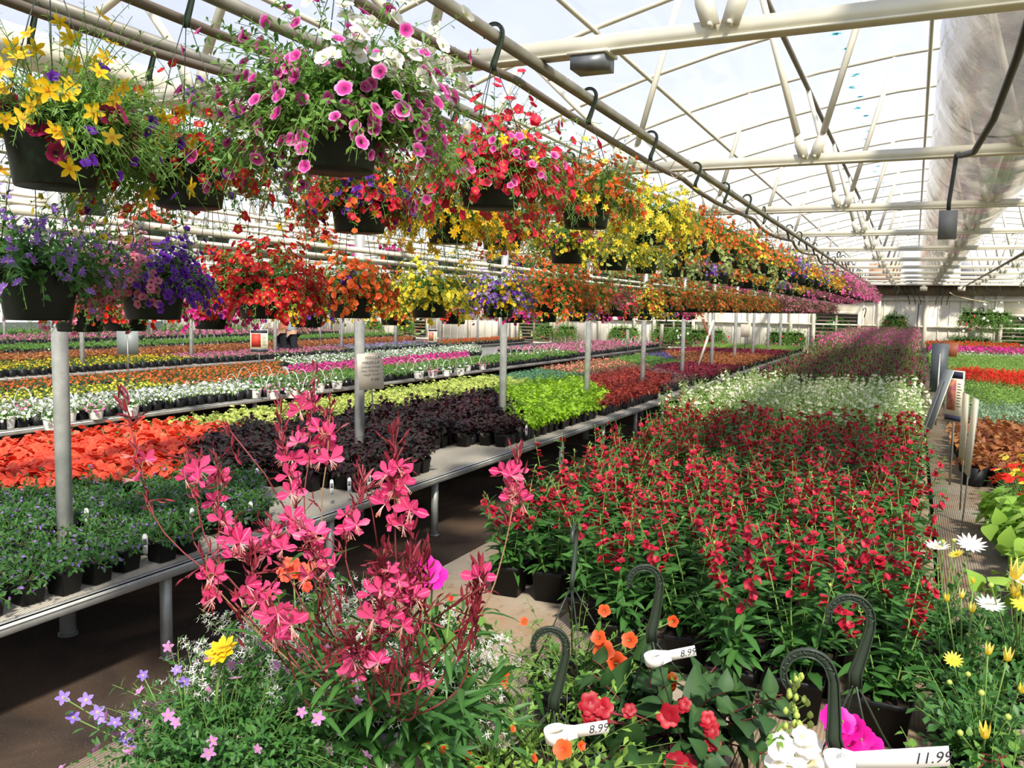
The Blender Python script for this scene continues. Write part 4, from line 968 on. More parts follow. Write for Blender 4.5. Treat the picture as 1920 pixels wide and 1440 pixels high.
hang(AX, 3.27, 1.97, basket_parts(13, L(('calib', P_ORANGE, 1.3, dict(L=(.12, .25))), ('bidens', P_YEL, .5, dict(L=(.15, .3), az=(-80, 60)))), hang=.39),
     'hanging basket of orange calibrachoa above a bare dark green pot, third of the highest row')
hang(AX, 4.15, 1.97, basket_parts(14, L(('bidens', P_YEL, 1.2, dict(nfl=4)), ('vinca', None, .5, {})), hang=.39), 'hanging basket of yellow stars with cream-edged trailing leaves')
hang(AX, 5.1, 1.98, basket_parts(15, L(('calib', P_ORANGE, 1.5, {}), ('vinca', None, 1.3, {})), hang=.38), 'hanging basket of orange calibrachoa with long cream-edged vinca trailing in front')
hang(AX, 5.95, 1.98, basket_parts(16, L(('calib', P_ORANGE, 1.2, {}), ('vinca', None, 1.0, {}), ('calib', P_YEL, .4, {})), hang=.38), 'hanging basket of mixed orange and yellow calibrachoa with vinca')
MA = [basket_parts(20, L(('calib', P_ORANGE, 1.2, {}), ('calib', P_YEL, .5, {})), hi=False, hang=.38),
      basket_parts(21, L(('calib', P_BRICK, 1.1, {}), ('vinca', None, .8, {})), hi=False, hang=.38),
      basket_parts(22, L(('calib', P_LIL, .9, {}), ('calib', P_VIO, .6, {}), ('vinca', None, .5, {})), hi=False, hang=.38),
      basket_parts(23, L(('calib', P_GOLD, .8, {}), ('calib', P_ORANGE, .8, {})), hi=False, hang=.38),
      basket_parts(24, L(('calib', P_ANGP, 1.8, dict(fs=.016, L=(.14, .3)))), hi=False, hang=.38),
      basket_parts(25, L(('calib', P_PINK, 1.0, {}), ('calib', P_MAUVE, .7, {})), hi=False, hang=.38)]
ML = ['orange and yellow calibrachoa', 'burnt orange calibrachoa and vinca', 'lilac and violet calibrachoa', 'golden and orange calibrachoa', 'rosy pink calibrachoa', 'pink and mauve calibrachoa']
seqA = [0, 1, 0, 2, 0, 3, 2, 0, 3, 3]
y = 6.8; i = 0; g = np.random.default_rng(3)
while y < 27.5:
    k = seqA[i] if i < len(seqA) else (4 if i < 22 else 5)
    hang(AX, y, 1.98, MA[k], f'distant hanging basket of {ML[k]} on the highest pipe', f'distant baskets of {ML[k]} on the highest pipe', g.uniform(0, 6), 1.05 if i < 10 else 1.3); y += .82 if i < 6 else .95; i += 1
# --- second row
hang(BX, 1.345, 1.90, basket_parts(31, L(('bidens', P_GOLD, 1.3, dict(L=(.10, .33), fs=.027, nfl=.5, droop=.7, fz=(.6, 1))), ('petunia', P_MAROON, .10, dict(fs=.028, L=(.1, .2), nfl=2)), ('leafy', None, 1.0, dict(az=(-30, 120))), ('calib', P_VIO, .05, dict(L=(.2, .36), fs=.016, az=(-30, 60), nfl=2))), hang=.45, leafm=LEAF),
     'hanging basket of big golden star flowers and dark magenta petunias in a dark green pot')
hang(BX, 1.74, 1.90, basket_parts(32, L(('calib', P_RED, 1.3, dict(fs=.015, L=(.12, .34), nfl=1)), ('calib', P_YEL, .3, dict(az=(160, 260), L=(.2, .36))), ('leafy', None, .9, dict(L=(.2, .4), az=(140, 300))), ('calib', P_VIO, .05, dict(L=(.2, .36), fs=.015))), hang=.45),
     'hanging basket of red calibrachoa with yellow and green trailers, behind the magenta petunias')
hang(BX, 2.52, 1.90, basket_parts(33, L(('calib', P_ORANGE, .45, dict(L=(.14, .32))), ('calib', P_ROSE, .7, dict(fs=.016)), ('calib', P_VIO, .4, {}), ('bidens', P_GOLD, .4, {})), hang=.45),
     'hanging basket of mixed orange, rose and violet blooms beneath the magenta petunias')
hang(BX, 3.16, 1.91, basket_parts(34, L(('bidens', P_GOLD, 1.3, dict(L=(.16, .34), nfl=3)),), hang=.44), 'hanging basket of trailing golden stars with fine leaves, above the post with the card')
hang(BX, 3.66, 1.92, basket_parts(35, L(('bidens', P_GOLD, .6, {}), ('calib', P_ROSE, .7, dict(fs=.015)), ('vinca', None, .3, {})), hang=.44), 'hanging basket of golden stars and crimson blooms, low behind the rose basket')
hang(BX, 4.5, 1.90, basket_parts(36, L(('calib', P_YEL, 1.0, {}), ('calib', P_MAROON, .35, {}), ('leafy', None, .4, {})), hang=.45), 'hanging basket of yellow calibrachoa dotted with dark purple blooms')
hang(BX, 5.3, 1.90, basket_parts(37, L(('calib', P_YEL, 1.5, {}),), hang=.45), 'hanging basket full of clear yellow calibrachoa, second row')
hang(BX, 6.0, 1.91, basket_parts(38, L(('calib', P_YEL, .9, {}), ('vinca', None, 1.1, {})), hang=.44), 'hanging basket of yellow calibrachoa and cream-edged vinca, second row')
y = 6.9; i = 0; seqB = [1, 2, 1, 0, 3, 1, 2, 5, 0, 3]
while y < 27.5:
    k = seqB[i] if i < len(seqB) else (5 if i % 2 else 4)
    hang(BX, y, 1.92, MA[k], f'distant hanging basket of {ML[k]} on the second pipe', f'distant baskets of {ML[k]} on the second pipe', g.uniform(0, 6), 1.1 if i < 10 else 1.2); y += .84; i += 1
# --- low row
LZ = 1.59; HC = .75
def low(Y, seed, layers, label, dz=0, sc=1.0, **k): hang(CX, Y, LZ+dz, basket_parts(seed, layers, hang=HC/sc, **k), label, None, 0, sc)
low(1.66, 41, L(('scaevola', P_LIL, 1.5, dict(L=(.16, .33))), ('leafy', None, .8, dict(leaf=LF_O, llen=.034, nleaf=7, L=(.12, .2)))), 'hanging basket of leafy violet scaevola in a black-green pot before the thickest post', 0, 1.03, leafm=LEAFD)
low(2.07, 42, L(('calib', P_PINK, .75, dict(fs=.0155, L=(.1, .22), az=(160, 322))), ('calib', P_VIO, .6, dict(fs=.0145, L=(.09, .2), az=(-55, 110))), ('calib', P_PINK, .3, dict(L=(.2, .34), az=(180, 260)))), 'hanging basket of pale pink and violet calibrachoa')
low(2.60, 43, L(('calib', P_RED, 1.7, dict(fs=.0165, L=(.12, .26))),), 'hanging basket full of red calibrachoa with yellow eyes, low row')
low(3.17, 44, L(('calib', P_ORANGE, 1.1, dict(fs=.016, L=(.1, .24))), ('calib', P_VIO, .25, dict(L=(.06, .12), az=(230, 330)))), 'hanging basket of orange calibrachoa with violet blooms at the rim')
low(3.85, 45, L(('calib', P_YEL, 1.3, dict(fs=.015, L=(.12, .27))),), 'hanging basket of soft yellow calibrachoa, low row')
low(4.66, 46, L(('calib', P_LIL, .7, dict(fs=.015)), ('calib', P_VIO, .3, dict(fs=.015)), ('calib', P_GOLD, .5, dict(fs=.015))), 'hanging basket of lilac, purple and yellow blooms, low row')
low(5.45, 47, L(('calib', P_ORANGE, 1.6, dict(L=(.14, .3))),), 'very full hanging basket of orange calibrachoa, low row', .03, 1.15)
low(6.1, 48, L(('calib', P_BRICK, 1.4, {}),), 'hanging basket of burnt orange calibrachoa beside the crimson one', .03, 1.1)
low(6.85, 49, L(('calib', P_ROSE, .6, {}), ('calib', P_MAROON, .6, {}), ('calib', P_PINK, .4, {})), 'hanging basket of crimson and pink calibrachoa, low row')
low(7.6, 50, L(('calib', P_YEL, .7, {}), ('calib', P_ORANGE, .8, {})), 'hanging basket of orange and yellow calibrachoa between crimson and burnt orange ones')
MC = [basket_parts(60, L(('calib', P_BRICK, 1.8, {}),), hi=False, hang=HC), basket_parts(61, L(('calib', P_PINK, 1.2, {}), ('calib', P_MAUVE, .8, {})), hi=False, hang=HC)]
y = 8.3; i = 0
while y < 27:
    k = 0 if i < 11 else 1
    hang(CX, y, LZ+.04, MC[k], ['distant low basket of burnt orange calibrachoa', 'distant low basket of pink and mauve calibrachoa'][k], ['low row of burnt orange baskets', 'low row of pink baskets'][k], g.uniform(0, 6), 1.2); y += .66; i += 1
# --- baskets behind the low row (row D), seen under it
MD = [basket_parts(70, L(('calib', P_HOT, 1.2, dict(fs=.017)),), hang=.7), basket_parts(71, L(('calib', P_VIO, .7, {}), ('calib', P_GOLD, .6, {})), hang=.7), basket_parts(72, L(('calib', P_YEL, .9, {}), ('calib', P_ORANGE, .6, {})), hang=.7),
      basket_parts(73, L(('calib', P_SCAR, .8, {}), ('calib', P_PINK, .6, {})), hang=.7)]
DL = ['hot pink calibrachoa', 'violet and gold calibrachoa', 'yellow and orange calibrachoa', 'scarlet and pink calibrachoa']
for px, k in ((150, 3), (235, 3), (400, 0), (575, 1), (740, 2), (850, 3), (960, 0)):
    p = on(px, 612, X=-3.1); hang(-3.1, p[1], 1.52, MD[k], f'basket of {DL[k]} half hidden behind the low row'+{150: ' before the coral begonias', 235: ' above the grey sign', 400: ' behind the red one', 575: ' beside the card post', 740: ' beyond the card post', 850: ' farther on', 960: ' beside the lilac one'}[px], f'half hidden baskets of {DL[k]}', g.uniform(0, 6))
for j in range(8): hang(-3.1, 7.4+.8*j, 1.52, MD[(j*3+2) % 4], 'hanging basket half hidden behind the orange low row', 'baskets behind the orange low row', j)
# --- impatiens in olive pots behind the posts
ME = [basket_parts(80, L(('impat', P_WHITE, 1.2, {}),), hi=False, pot=POTL, r=.10, h=.125, hang=.5, leafm=LEAF), basket_parts(81, L(('impat', P_CORAL, 1.5, {}),), hi=False, pot=POTL, r=.10, h=.125, hang=.5, leafm=LEAFD),
      basket_parts(82, L(('impat', P_HOT, 1.2, {}),), hi=False, pot=POTL, r=.10, h=.125, hang=.5), basket_parts(83, L(('impat', P_ORANGE, 1.4, dict(L=(.1, .2))),), hi=False, pot=POTL, r=.10, h=.125, hang=.5)]
EX = -3.9
for px, pz, k, lab in ((165, 422, 0, 'hanging basket of white impatiens in an olive pot behind the thickest post'), (285, 460, 1, 'hanging basket of orange-red impatiens in an olive pot behind the pale pipes'), (400, 478, 0, 'hanging basket of white impatiens in an olive pot behind the pale pipes'),
                       (600, 488, 1, 'hanging basket of orange impatiens in an olive pot beside the card post'), (735, 505, 2, 'hanging basket of bright pink impatiens beyond the card post'), (840, 512, 0, 'hanging basket of white impatiens beyond the card post')):
    p = on(px, pz, X=EX); hang(EX, p[1], p[2], ME[k], lab, None, px*.1, 1.0)
for j, y in enumerate(np.arange(8.0, 27, .62)):
    k = 3 if j < 15 else 2
    hang(EX, y, 1.98, ME[k], ['', '', 'distant olive pot of pink impatiens hung under the gutter', 'distant olive pot of orange impatiens hung under the gutter'][k], ['', '', 'pink impatiens under the gutter', 'orange impatiens under the gutter'][k], j, 1.25)
for xi, X in enumerate((-6.5, -9.0, -15.0)):
    for j, y in enumerate(np.arange(6+2*xi, 27, 1.5)):
        if in_view((X, y, 2)): k = (j+xi) % 4; hang(X, y, 2.15, ME[k], 'olive basket hanging over the farther tables', 'baskets over the farther tables', j, 1.1)
for X in (-6.5, -9.0, -15.0): pipe([(X, 3, 2.79), (X, 28.5, 2.79)], .018, 'basket_pipe', 'steel pipe over the farther tables', 'pipe', ALU, 'pipes over the farther tables')
# --- baskets hung on the end wall
MW = [basket_parts(90, L(('impat', P_ROSE, .8, dict(L=(.14, .34), spread=110, droop=3.2, nfl=1)), ('leafy', None, 1.6, dict(L=(.14, .36), leaf=LF_LO, llen=.045, spread=110, droop=3.2, n=170, wob=.2))), hi=False, r=.12, hang=.45),
      basket_parts(91, L(('impat', P_WHITE, .3, dict(L=(.14, .34), spread=115)), ('leafy', None, 1.6, dict(L=(.14, .36), leaf=LF_LO, llen=.045, spread=110, droop=3.2, n=170, wob=.2))), hi=False, r=.12, hang=.45)]
for n_, (px, py, k, lab) in enumerate(((1678, 605, 0, 'round red-flowered basket on the end wall above the pink angelonia'), (1618, 645, 0, 'dark red-flowered basket on the end wall beside the louvred opening'), (1822, 598, 0, 'first of three big baskets high on the end wall'),
      (1848, 600, 1, 'middle of three big baskets high on the end wall'), (1872, 600, 1, 'last of three big baskets high on the end wall'), (1803, 648, 1, 'small basket low on the end wall, farthest from the louvres'), (1836, 648, 0, 'red-topped small basket low on the end wall'), (1868, 658, 1, 'small basket low on the end wall against the louvre frame'))):
    p = on(px, py, Y=28.2); hang(p[0], 28.2, p[2]-.12, MW[k], lab, None, n_, 2.0)
for px in (1490, 1460, 1340, 1310, 1275, 1240, 1180, 1160, 1062, 1022, 760, 700):
    p = on(px, 640, Y=28.1); hang(p[0], 28.1, .7, MW[px % 2], 'red-dotted leafy basket hung low along the end wall', 'leafy baskets low along the end wall', px, 2.0)
# white basket at the right edge
hang(1.12, 9.2, 1.95, basket_parts(95, L(('calib', P_WHITE, 1.2, dict(fs=.02, L=(.14, .3))), ('calib', P_ROSE, .2, {}), ('leafy', None, .8, {})), hi=False, hang=.5), 'hanging basket of white petunias over the scarlet salvia')
hang(1.35, 11.5, 1.95, basket_parts(96, L(('calib', P_WHITE, 1.0, dict(fs=.02)), ('vinca', None, .8, {})), hi=False, hang=.5), 'hanging basket of white petunias and pale vinca behind another white one')
pipe([(1.24, 4, 2.47), (1.24, 28.5, 2.47)], .021, 'basket_pipe', 'steel pipe over the ribbed board bench of coleus', 'pipe', ALU)
# ------------------------------------------------------------------ writing
def text_mesh(name, lines, size, mat, parent, M, spacing=1.25, align='LEFT', shear=.25):
    cu = bpy.data.curves.new(name, 'FONT'); cu.body = '\n'.join(lines); cu.size = size; cu.space_line = spacing; cu.align_x = align; cu.shear = shear; cu.extrude = .0002; cu.resolution_u = 3; cu.offset = -size*.006
    tmp = bpy.data.objects.new(name, cu); me = bpy.data.meshes.new_from_object(tmp); bpy.data.objects.remove(tmp); me.materials.clear(); me.materials.append(mat)
    o = bpy.data.objects.new(name, me); C.objects.link(o); o.parent = parent; o.matrix_local = M; return o
def card_frame(u, v):      # matrix with x=u, y=v, z=normal
    u = Vector(u).normalized(); v = Vector(v); v = (v-u*v.dot(u)).normalized(); n = u.cross(v)
    return Matrix(((u.x, v.x, n.x, 0), (u.y, v.y, n.y, 0), (u.z, v.z, n.z, 0), (0, 0, 0, 1)))
STAKEM = plain('sign_stake', 'a8aaa6', .4, metal=.6)
def card(name, label, cat, pos, yaw, w, h, face, back, stake=.0, tilt=0.0, frame=None):
    """pos: bottom centre of the card. yaw: direction its face looks (0 = towards -Y)"""
    t = thing(name, label, cat, pos, yaw); t.rotation_euler = (tilt, 0, yaw)
    G = Geo(); G.box(-w/2, w/2, -.0015, .0015, 0, h); mk('card', G, face, t)
    if back is not None: G = Geo(); G.box(-w/2-.002, w/2+.002, .0016, .004, -.002, h+.002); mk('backing', G, back, t)
    if stake: G = Geo(); G.box(-.006, .006, .004, .009, -stake, h*.8); mk('stake', G, STAKEM, t)
    return t
VX = Matrix(((1, 0, 0, 0), (0, 0, -1, 0), (0, 1, 0, 0), (0, 0, 0, 1)))   # text standing upright, facing -Y
def upr(x, z, y=-.0022): return Matrix.Translation((x, y, z)) @ VX
PAPER = plain('cream_card', 'fff6e4', .7, trans=.3)
p = at(697, 730, 6.05); yw = math.radians(38)
t = card('price_card', 'cream card handwritten PERILLA MAGILLA, standing against the second post', 'sign', p, yw, .175, .255, PAPER, None, stake=.22); t.rotation_euler = (0, math.radians(-4), yw)
text_mesh('handwriting', ['PERILLA'], .03, INK, t, upr(-.035, .212)); text_mesh('handwriting', ['MAGILLA'], .03, INK, t, upr(-.058, .178))
text_mesh('handwriting', ['Colored Foliage', 'Heat Tolerant', '  Height 24-36"'], .0205, INK, t, upr(-.064, .152), 1.35); text_mesh('handwriting', ['9.99'], .034, INK, t, upr(-.005, .055))
PICR = plain('picture_red_flowers', 'b02a24', .6, c2='d84a34', scale=60); NAVY = plain('sign_navy', '2e3248', .5); SCREAM = plain('sign_cream', 'efe6c8', .6); PICM = plain('picture_mixed_flowers', '8a4060', .6, c2='d08a58', scale=40)
GREYB = plain('sign_back_grey', '8e9694', .5); DGREY = plain('sign_back_dark', '4e555a', .5); BRN = plain('sign_back_brown', '8a4a2c', .6)
def seedsign(label, px, py, dep, yaw, w, h, pic, stake, tilt=0):
    t = card('plant_sign', label, 'sign', at(px, py, dep), yaw, w, h, SCREAM, GREYB, stake, tilt)
    G = Geo(); G.box(-w/2+.004, w/2-.004, -.004, -.0015, h*.85, h-.004); G.box(-w/2+.004, w/2-.004, -.004, -.0015, .004, h*.12); mk('band', G, NAVY, t)
    G = Geo(); G.box(-w/2+.012, w*.1, -.004, -.0015, h*.22, h*.82); mk('picture', G, pic, t)
    G = Geo()
    for k in range(9): G.box(w*.17, w*(.36 if k % 3 else .42), -.003, -.0015, h*(.3+.055*k), h*(.315+.055*k))
    mk('lettering', G, INK, t)
    cd = [c for c in t.children if c.name.startswith('card')][0]
    for c in list(t.children):
        if c.name.split('.')[0] in ('band', 'picture', 'lettering'): c.parent = cd
    return t
seedsign('printed sign with a red flower picture on a stake, second table', 486, 660, 9.6, math.radians(35), .19, .25, PICR, .26)
seedsign('narrow printed sign with purple and orange flower picture and navy bands', 1786, 790, 4.4, math.radians(-52), .12, .26, PICM, .33)
seedsign('small purple printed sign on a stake far down the second table', 811, 645, 15, math.radians(35), .16, .26, PICM, .2)
card('plant_sign', 'grey back of a square sign on a pale stake behind white petunias', 'sign', at(240, 664, 9.0), math.radians(215), .21, .25, SCREAM, GREYB, .30)
card('plant_sign', 'dark grey back of a tall sign at the angelonia bench edge', 'sign', at(1758, 735, 6.4), math.radians(175), .11, .36, SCREAM, DGREY, .25)
card('plant_sign', 'brown-backed sign tilted above the dark grey sign', 'sign', at(1776, 668, 7.4), math.radians(150), .16, .12, SCREAM, BRN, .35, .25)
card('plant_sign', 'edge-on sign leaning over the crimson angelonia on a slanted stake', 'sign', at(1740, 800, 3.9), math.radians(100), .16, .27, SCREAM, GREYB, .28, .28)
card('plant_sign', 'edge-on metal-backed sign nearest the sweet potato vine', 'sign', at(1812, 890, 3.7), math.radians(-86), .16, .33, SCREAM, GREYB, .28, -.05)
card('plant_sign', 'second edge-on sign standing behind the nearest edge-on one', 'sign', at(1803, 860, 3.95), math.radians(-84), .15, .30, SCREAM, GREYB, .24)
card('plant_sign', 'white card on a stake over the burgundy coleus far down the mesh bench', 'sign', at(1397, 632, 16), math.radians(35), .18, .24, PAPER, None, .24)
for k, (px, py) in enumerate(((1176, 650), (1240, 640), (600, 640))): card('plant_sign', 'narrow edge-on sign standing among distant seedlings', 'sign', at(px, py, 14), math.radians(-60), .2, .28, SCREAM, GREYB, .25).update_tag()
for o in [o for o in C.objects if o.get('label') == 'narrow edge-on sign standing among distant seedlings']: o['group'] = 'edge-on signs among distant seedlings'
# leaning white props behind the burgundy coleus
for k, (a, b, lab, m) in enumerate((((1308, 690), (1338, 600), 'pale bar leaning near the far end of the mesh bench', WPAINT), ((1332, 640), (1318, 598), 'dark bar leaning beside the pale one', BRN), ((470, 650), (500, 600), 'thin brace leaning to a distant post', GALV))):
    p0, p1 = at(*a, 17), at(*b, 17); pipe([p0, p1], .025, 'leaning_bar', lab, 'bar', m)
# ------------------------------------------------------------------ little pot tags
TG = Geo(); TG.box(-.011, .011, -.0006, .0006, -.05, .03); TG.add([(-.011, -.0006, .03), (.011, -.0006, .03), (.006, -.0006, .042), (-.006, -.0006, .042), (-.011, .0006, .03), (.011, .0006, .03), (.006, .0006, .042), (-.006, .0006, .042)], [(0, 1, 2, 3), (4, 7, 6, 5), (3, 2, 6, 7), (0, 3, 7, 4), (1, 5, 6, 2)])
TP = Geo(); TP.box(-.008, .008, -.0012, -.0006, -.01, .02)
tme, tpm = mesh_of('tag_body', TG, WHITEP), mesh_of('tag_picture', TP, plain('tag_print', '7c6f74', .6))
for k, (px, py) in enumerate(((162, 968), (272, 1018), (360, 968), (420, 958), (470, 955), (320, 888), (482, 890), (577, 885), (622, 912), (655, 908), (692, 900), (876, 802), (953, 808), (987, 806), (1010, 748), (1330, 722), (1395, 690))):
    p = on(px, py, Z=.56); t = thing('plant_tag', 'small white plant tag stuck in a '+('scaevola' if k < 5 else 'perilla' if k < 14 else 'coleus')+' pot on the mesh bench', 'plant tag', p, math.radians(40), 'white tags in the '+('scaevola' if k < 5 else 'perilla' if k < 14 else 'coleus')+' pots')
    obj('card', tme, t); obj('picture', tpm, t)
# ------------------------------------------------------------------ white pots with white loop handles on the second table
g = np.random.default_rng(77); WPARTS = []
for v in range(2):
    Gl, Gf, Gp, Gh = Geo(), Geo(), Geo(), Geo(); round_pot(Gp, .085, .12, 0, 1, 18)
    grow(Gl, g, 26, L=(.06, .13), spread=85, base=.07, z0=.11, leaf=LF_O, llen=.034, nleaf=7, droop=.6, flower=FL_RLO, fs=.018, nfl=1, fz=(.8, 1), Gf=Gf, mf=0, fup=1)
    Gh.ribbon([(.088*math.cos(a), 0, .11+.20*math.sin(a)) for a in np.linspace(-.05, math.pi+.05, 18)], (0, 1, 0), .013, .003)
    WPARTS.append(tagged([('pot', Gp, [POTW, SOIL], True), ('foliage', Gl, [LEAF, STEM], True), ('blossoms', Gf, [P_ANGP if v else P_WHITE], True), ('handle', Gh, [WHITEP], False)]))
wl = [(12, 792), (45, 778), (98, 795), (128, 780), (180, 776), (245, 770), (434, 735), (458, 724), (478, 738), (500, 722), (512, 740), (532, 726), (548, 738), (566, 724), (580, 742), (598, 728), (615, 716), (632, 722), (752, 702)]
wl += [(772+13*k, 699-1.1*k+(6 if k % 2 else 0)) for k in range(9)]+[(905, 688), (935, 672)]+[(952+11*k, 672-.9*k+(3 if k % 2 else 0)) for k in range(10)]+[(1083+10*k, 658-k) for k in range(3)]+[(1162+8*k, 648-.4*k+(2 if k % 2 else 0)) for k in range(10)]
for k, (px, py) in enumerate(wl):
    p = on(px, py, Z=.5); grp = 0 if k < 6 else 1 if k < 18 else 2
    place('handled_pot', WPARTS[(k*7) % 3 % 2], ['white pot with a tall white loop handle among the white petunias', 'white pot with a white loop handle beside the red picture sign', 'white pot with a loop handle in the far rows of the second table'][grp], 'handled pot', (p[0], p[1], .446), g.uniform(.2, 1.2), ['white-handled pots among the petunias', 'white-handled pots by the picture sign', 'white-handled pots far down the second table'][grp], g.uniform(.9, 1.1))

# ------------------------------------------------------------------ hangers, tags
def hanger_hook(parent, P, R, s, tilt, yaw, name='hook'):
    """broad plastic hook: ribbed strap narrowing to an open ring; P = base"""
    G = Geo(); hook_shape(G, 0, .14*s, R)
    o = mk(name, G, [HOOKG], parent, False); o.location = P; o.rotation_euler = (0, tilt, yaw); return o
def loop_tag(label, P, yaw, L, w, text, tsize, ring=.014, tilt=0.0):
    t = thing('price_tag', label, 'price tag', P, yaw); t.rotation_euler = (0, tilt, yaw)
    G = Geo(); G.box(ring*.8, L, -.0005, .0005, -w/2, w/2); G.add([(ring*.7, -.001, -w*.75), (ring*1.9, -.001, -w*.5), (ring*1.9, -.001, w*.5), (ring*.7, -.001, w*.75)], [(0, 1, 2, 3)]); mk('strip', G, TAGP, t)
    G = Geo(); G.ribbon([(ring*math.cos(a), ring*math.sin(a), 0) for a in np.linspace(0, 2*math.pi, 19)], (0, 0, 1), w*.95, .0008); mk('loop', G, TAGP, t)
    M2 = Matrix.Translation((L-tsize*(2.1 if len(text) > 4 else 1.7), -.0012, -tsize*.35)) @ VX; text_mesh('handwriting', [text], tsize, INK, [c for c in t.children if c.name.startswith('strip')][0], M2); return t
def face_yaw(p): return math.atan2(p[1], p[0])-math.pi/2   # turns a card to face the camera side

def foreground_pot(name, label, cat, P, builders, pot=POTB, r=.11, h=.15, hook=None, mats=None, hk=(.027, 1.0)):
    """builders: (part, fn(G), mats). hook: (dx,dy) hook base world position"""
    t = thing(name, label, cat, P); Gp = Geo(); round_pot(Gp, r, h, 0, 1, 30); mk('pot', Gp, [pot, SOIL], t, True)
    for nm, G, ms in builders: 
        if G.n: mk(nm, G, ms, t, True)
    if hook is not None:
        H = np.asarray(hook[0])-np.asarray(P); hko = hanger_hook(t, H, hk[0], hk[1], hook[1], hook[2])
        for k in range(4):
            a = 1.57*k+.5; G = Geo(); G.tube([H+[.004*math.cos(a), .004*math.sin(a), .004], H*.6+np.array([.4*r*math.cos(a), .4*r*math.sin(a), .4*h]), (r*math.cos(a), r*math.sin(a), h*.97)], .0017, 5); wo = mk('hanger_wire', G, [WIRE], hko, True); wo.matrix_parent_inverse = (Matrix.Translation(hko.location) @ hko.rotation_euler.to_matrix().to_4x4()).inverted()
    return t
CUR = {'P': np.zeros(3)}
def flw(G, tmpl, pos, s, face=None, m=0, g=rng):
    pos = np.atleast_2d(pos); toc = nrm(EYEP-CUR['P']-pos)
    n = nrm((toc if face is None else np.broadcast_to(face, pos.shape))+g.normal(size=pos.shape)*.22+np.array([0, 0, .15]))
    G.inst(tmpl, facing(n, g)*(np.broadcast_to(s, len(pos)))[:, None, None], pos, g.uniform(0, 1, len(pos)), m)
def shift(P): return lambda G: [G.V.__setitem__(i, v-np.asarray(P)) for i, v in enumerate(G.V)]

# ---- gaura
BUDT = leaf_t(.22, 3, -.5, 0, 'lance')
def gaura_bloom(Gf, g, pos, s, look):
    # four spoon petals swept up and back, long stamens hanging forward
    look = nrm(np.asarray(look, float)); up = np.array([0, 0, 1.0]); side = nrm(np.cross(look, up)); up2 = nrm(np.cross(side, look))
    roll = g.uniform(-25, 25)
    for a in (-88+roll, -32+roll, 30+roll, 84+roll):
        ar = math.radians(a+g.uniform(-9, 9)); d = nrm(math.sin(ar)*side+math.cos(ar)*up2+look*g.uniform(-.1, .4))
        R = frames(d[None], (look*1.0+up*.2)[None])*s*g.uniform(.85, 1.1); Gf.inst(SPOON, R, pos[None], [g.uniform()], 0)
    for k in range(7):
        d = nrm(look*1.0-up2*g.uniform(.3, 1.0)+side*g.uniform(-.35, .35)); e_ = pos+d*s*g.uniform(.6, .9); Gf.tube([pos, (pos+e_)/2+look*s*.08, e_], s*.013, 3, m=1, cap=False)
        Gf.tube([e_, e_+d*s*.09], s*.035, 3, m=2)
SPOON = leaf_t(.50, 5, .10, -.05, 'spoon')
P = on(735, 1555, Z=.703); CUR['P'] = P; g = np.random.default_rng(101)
GZ = .23
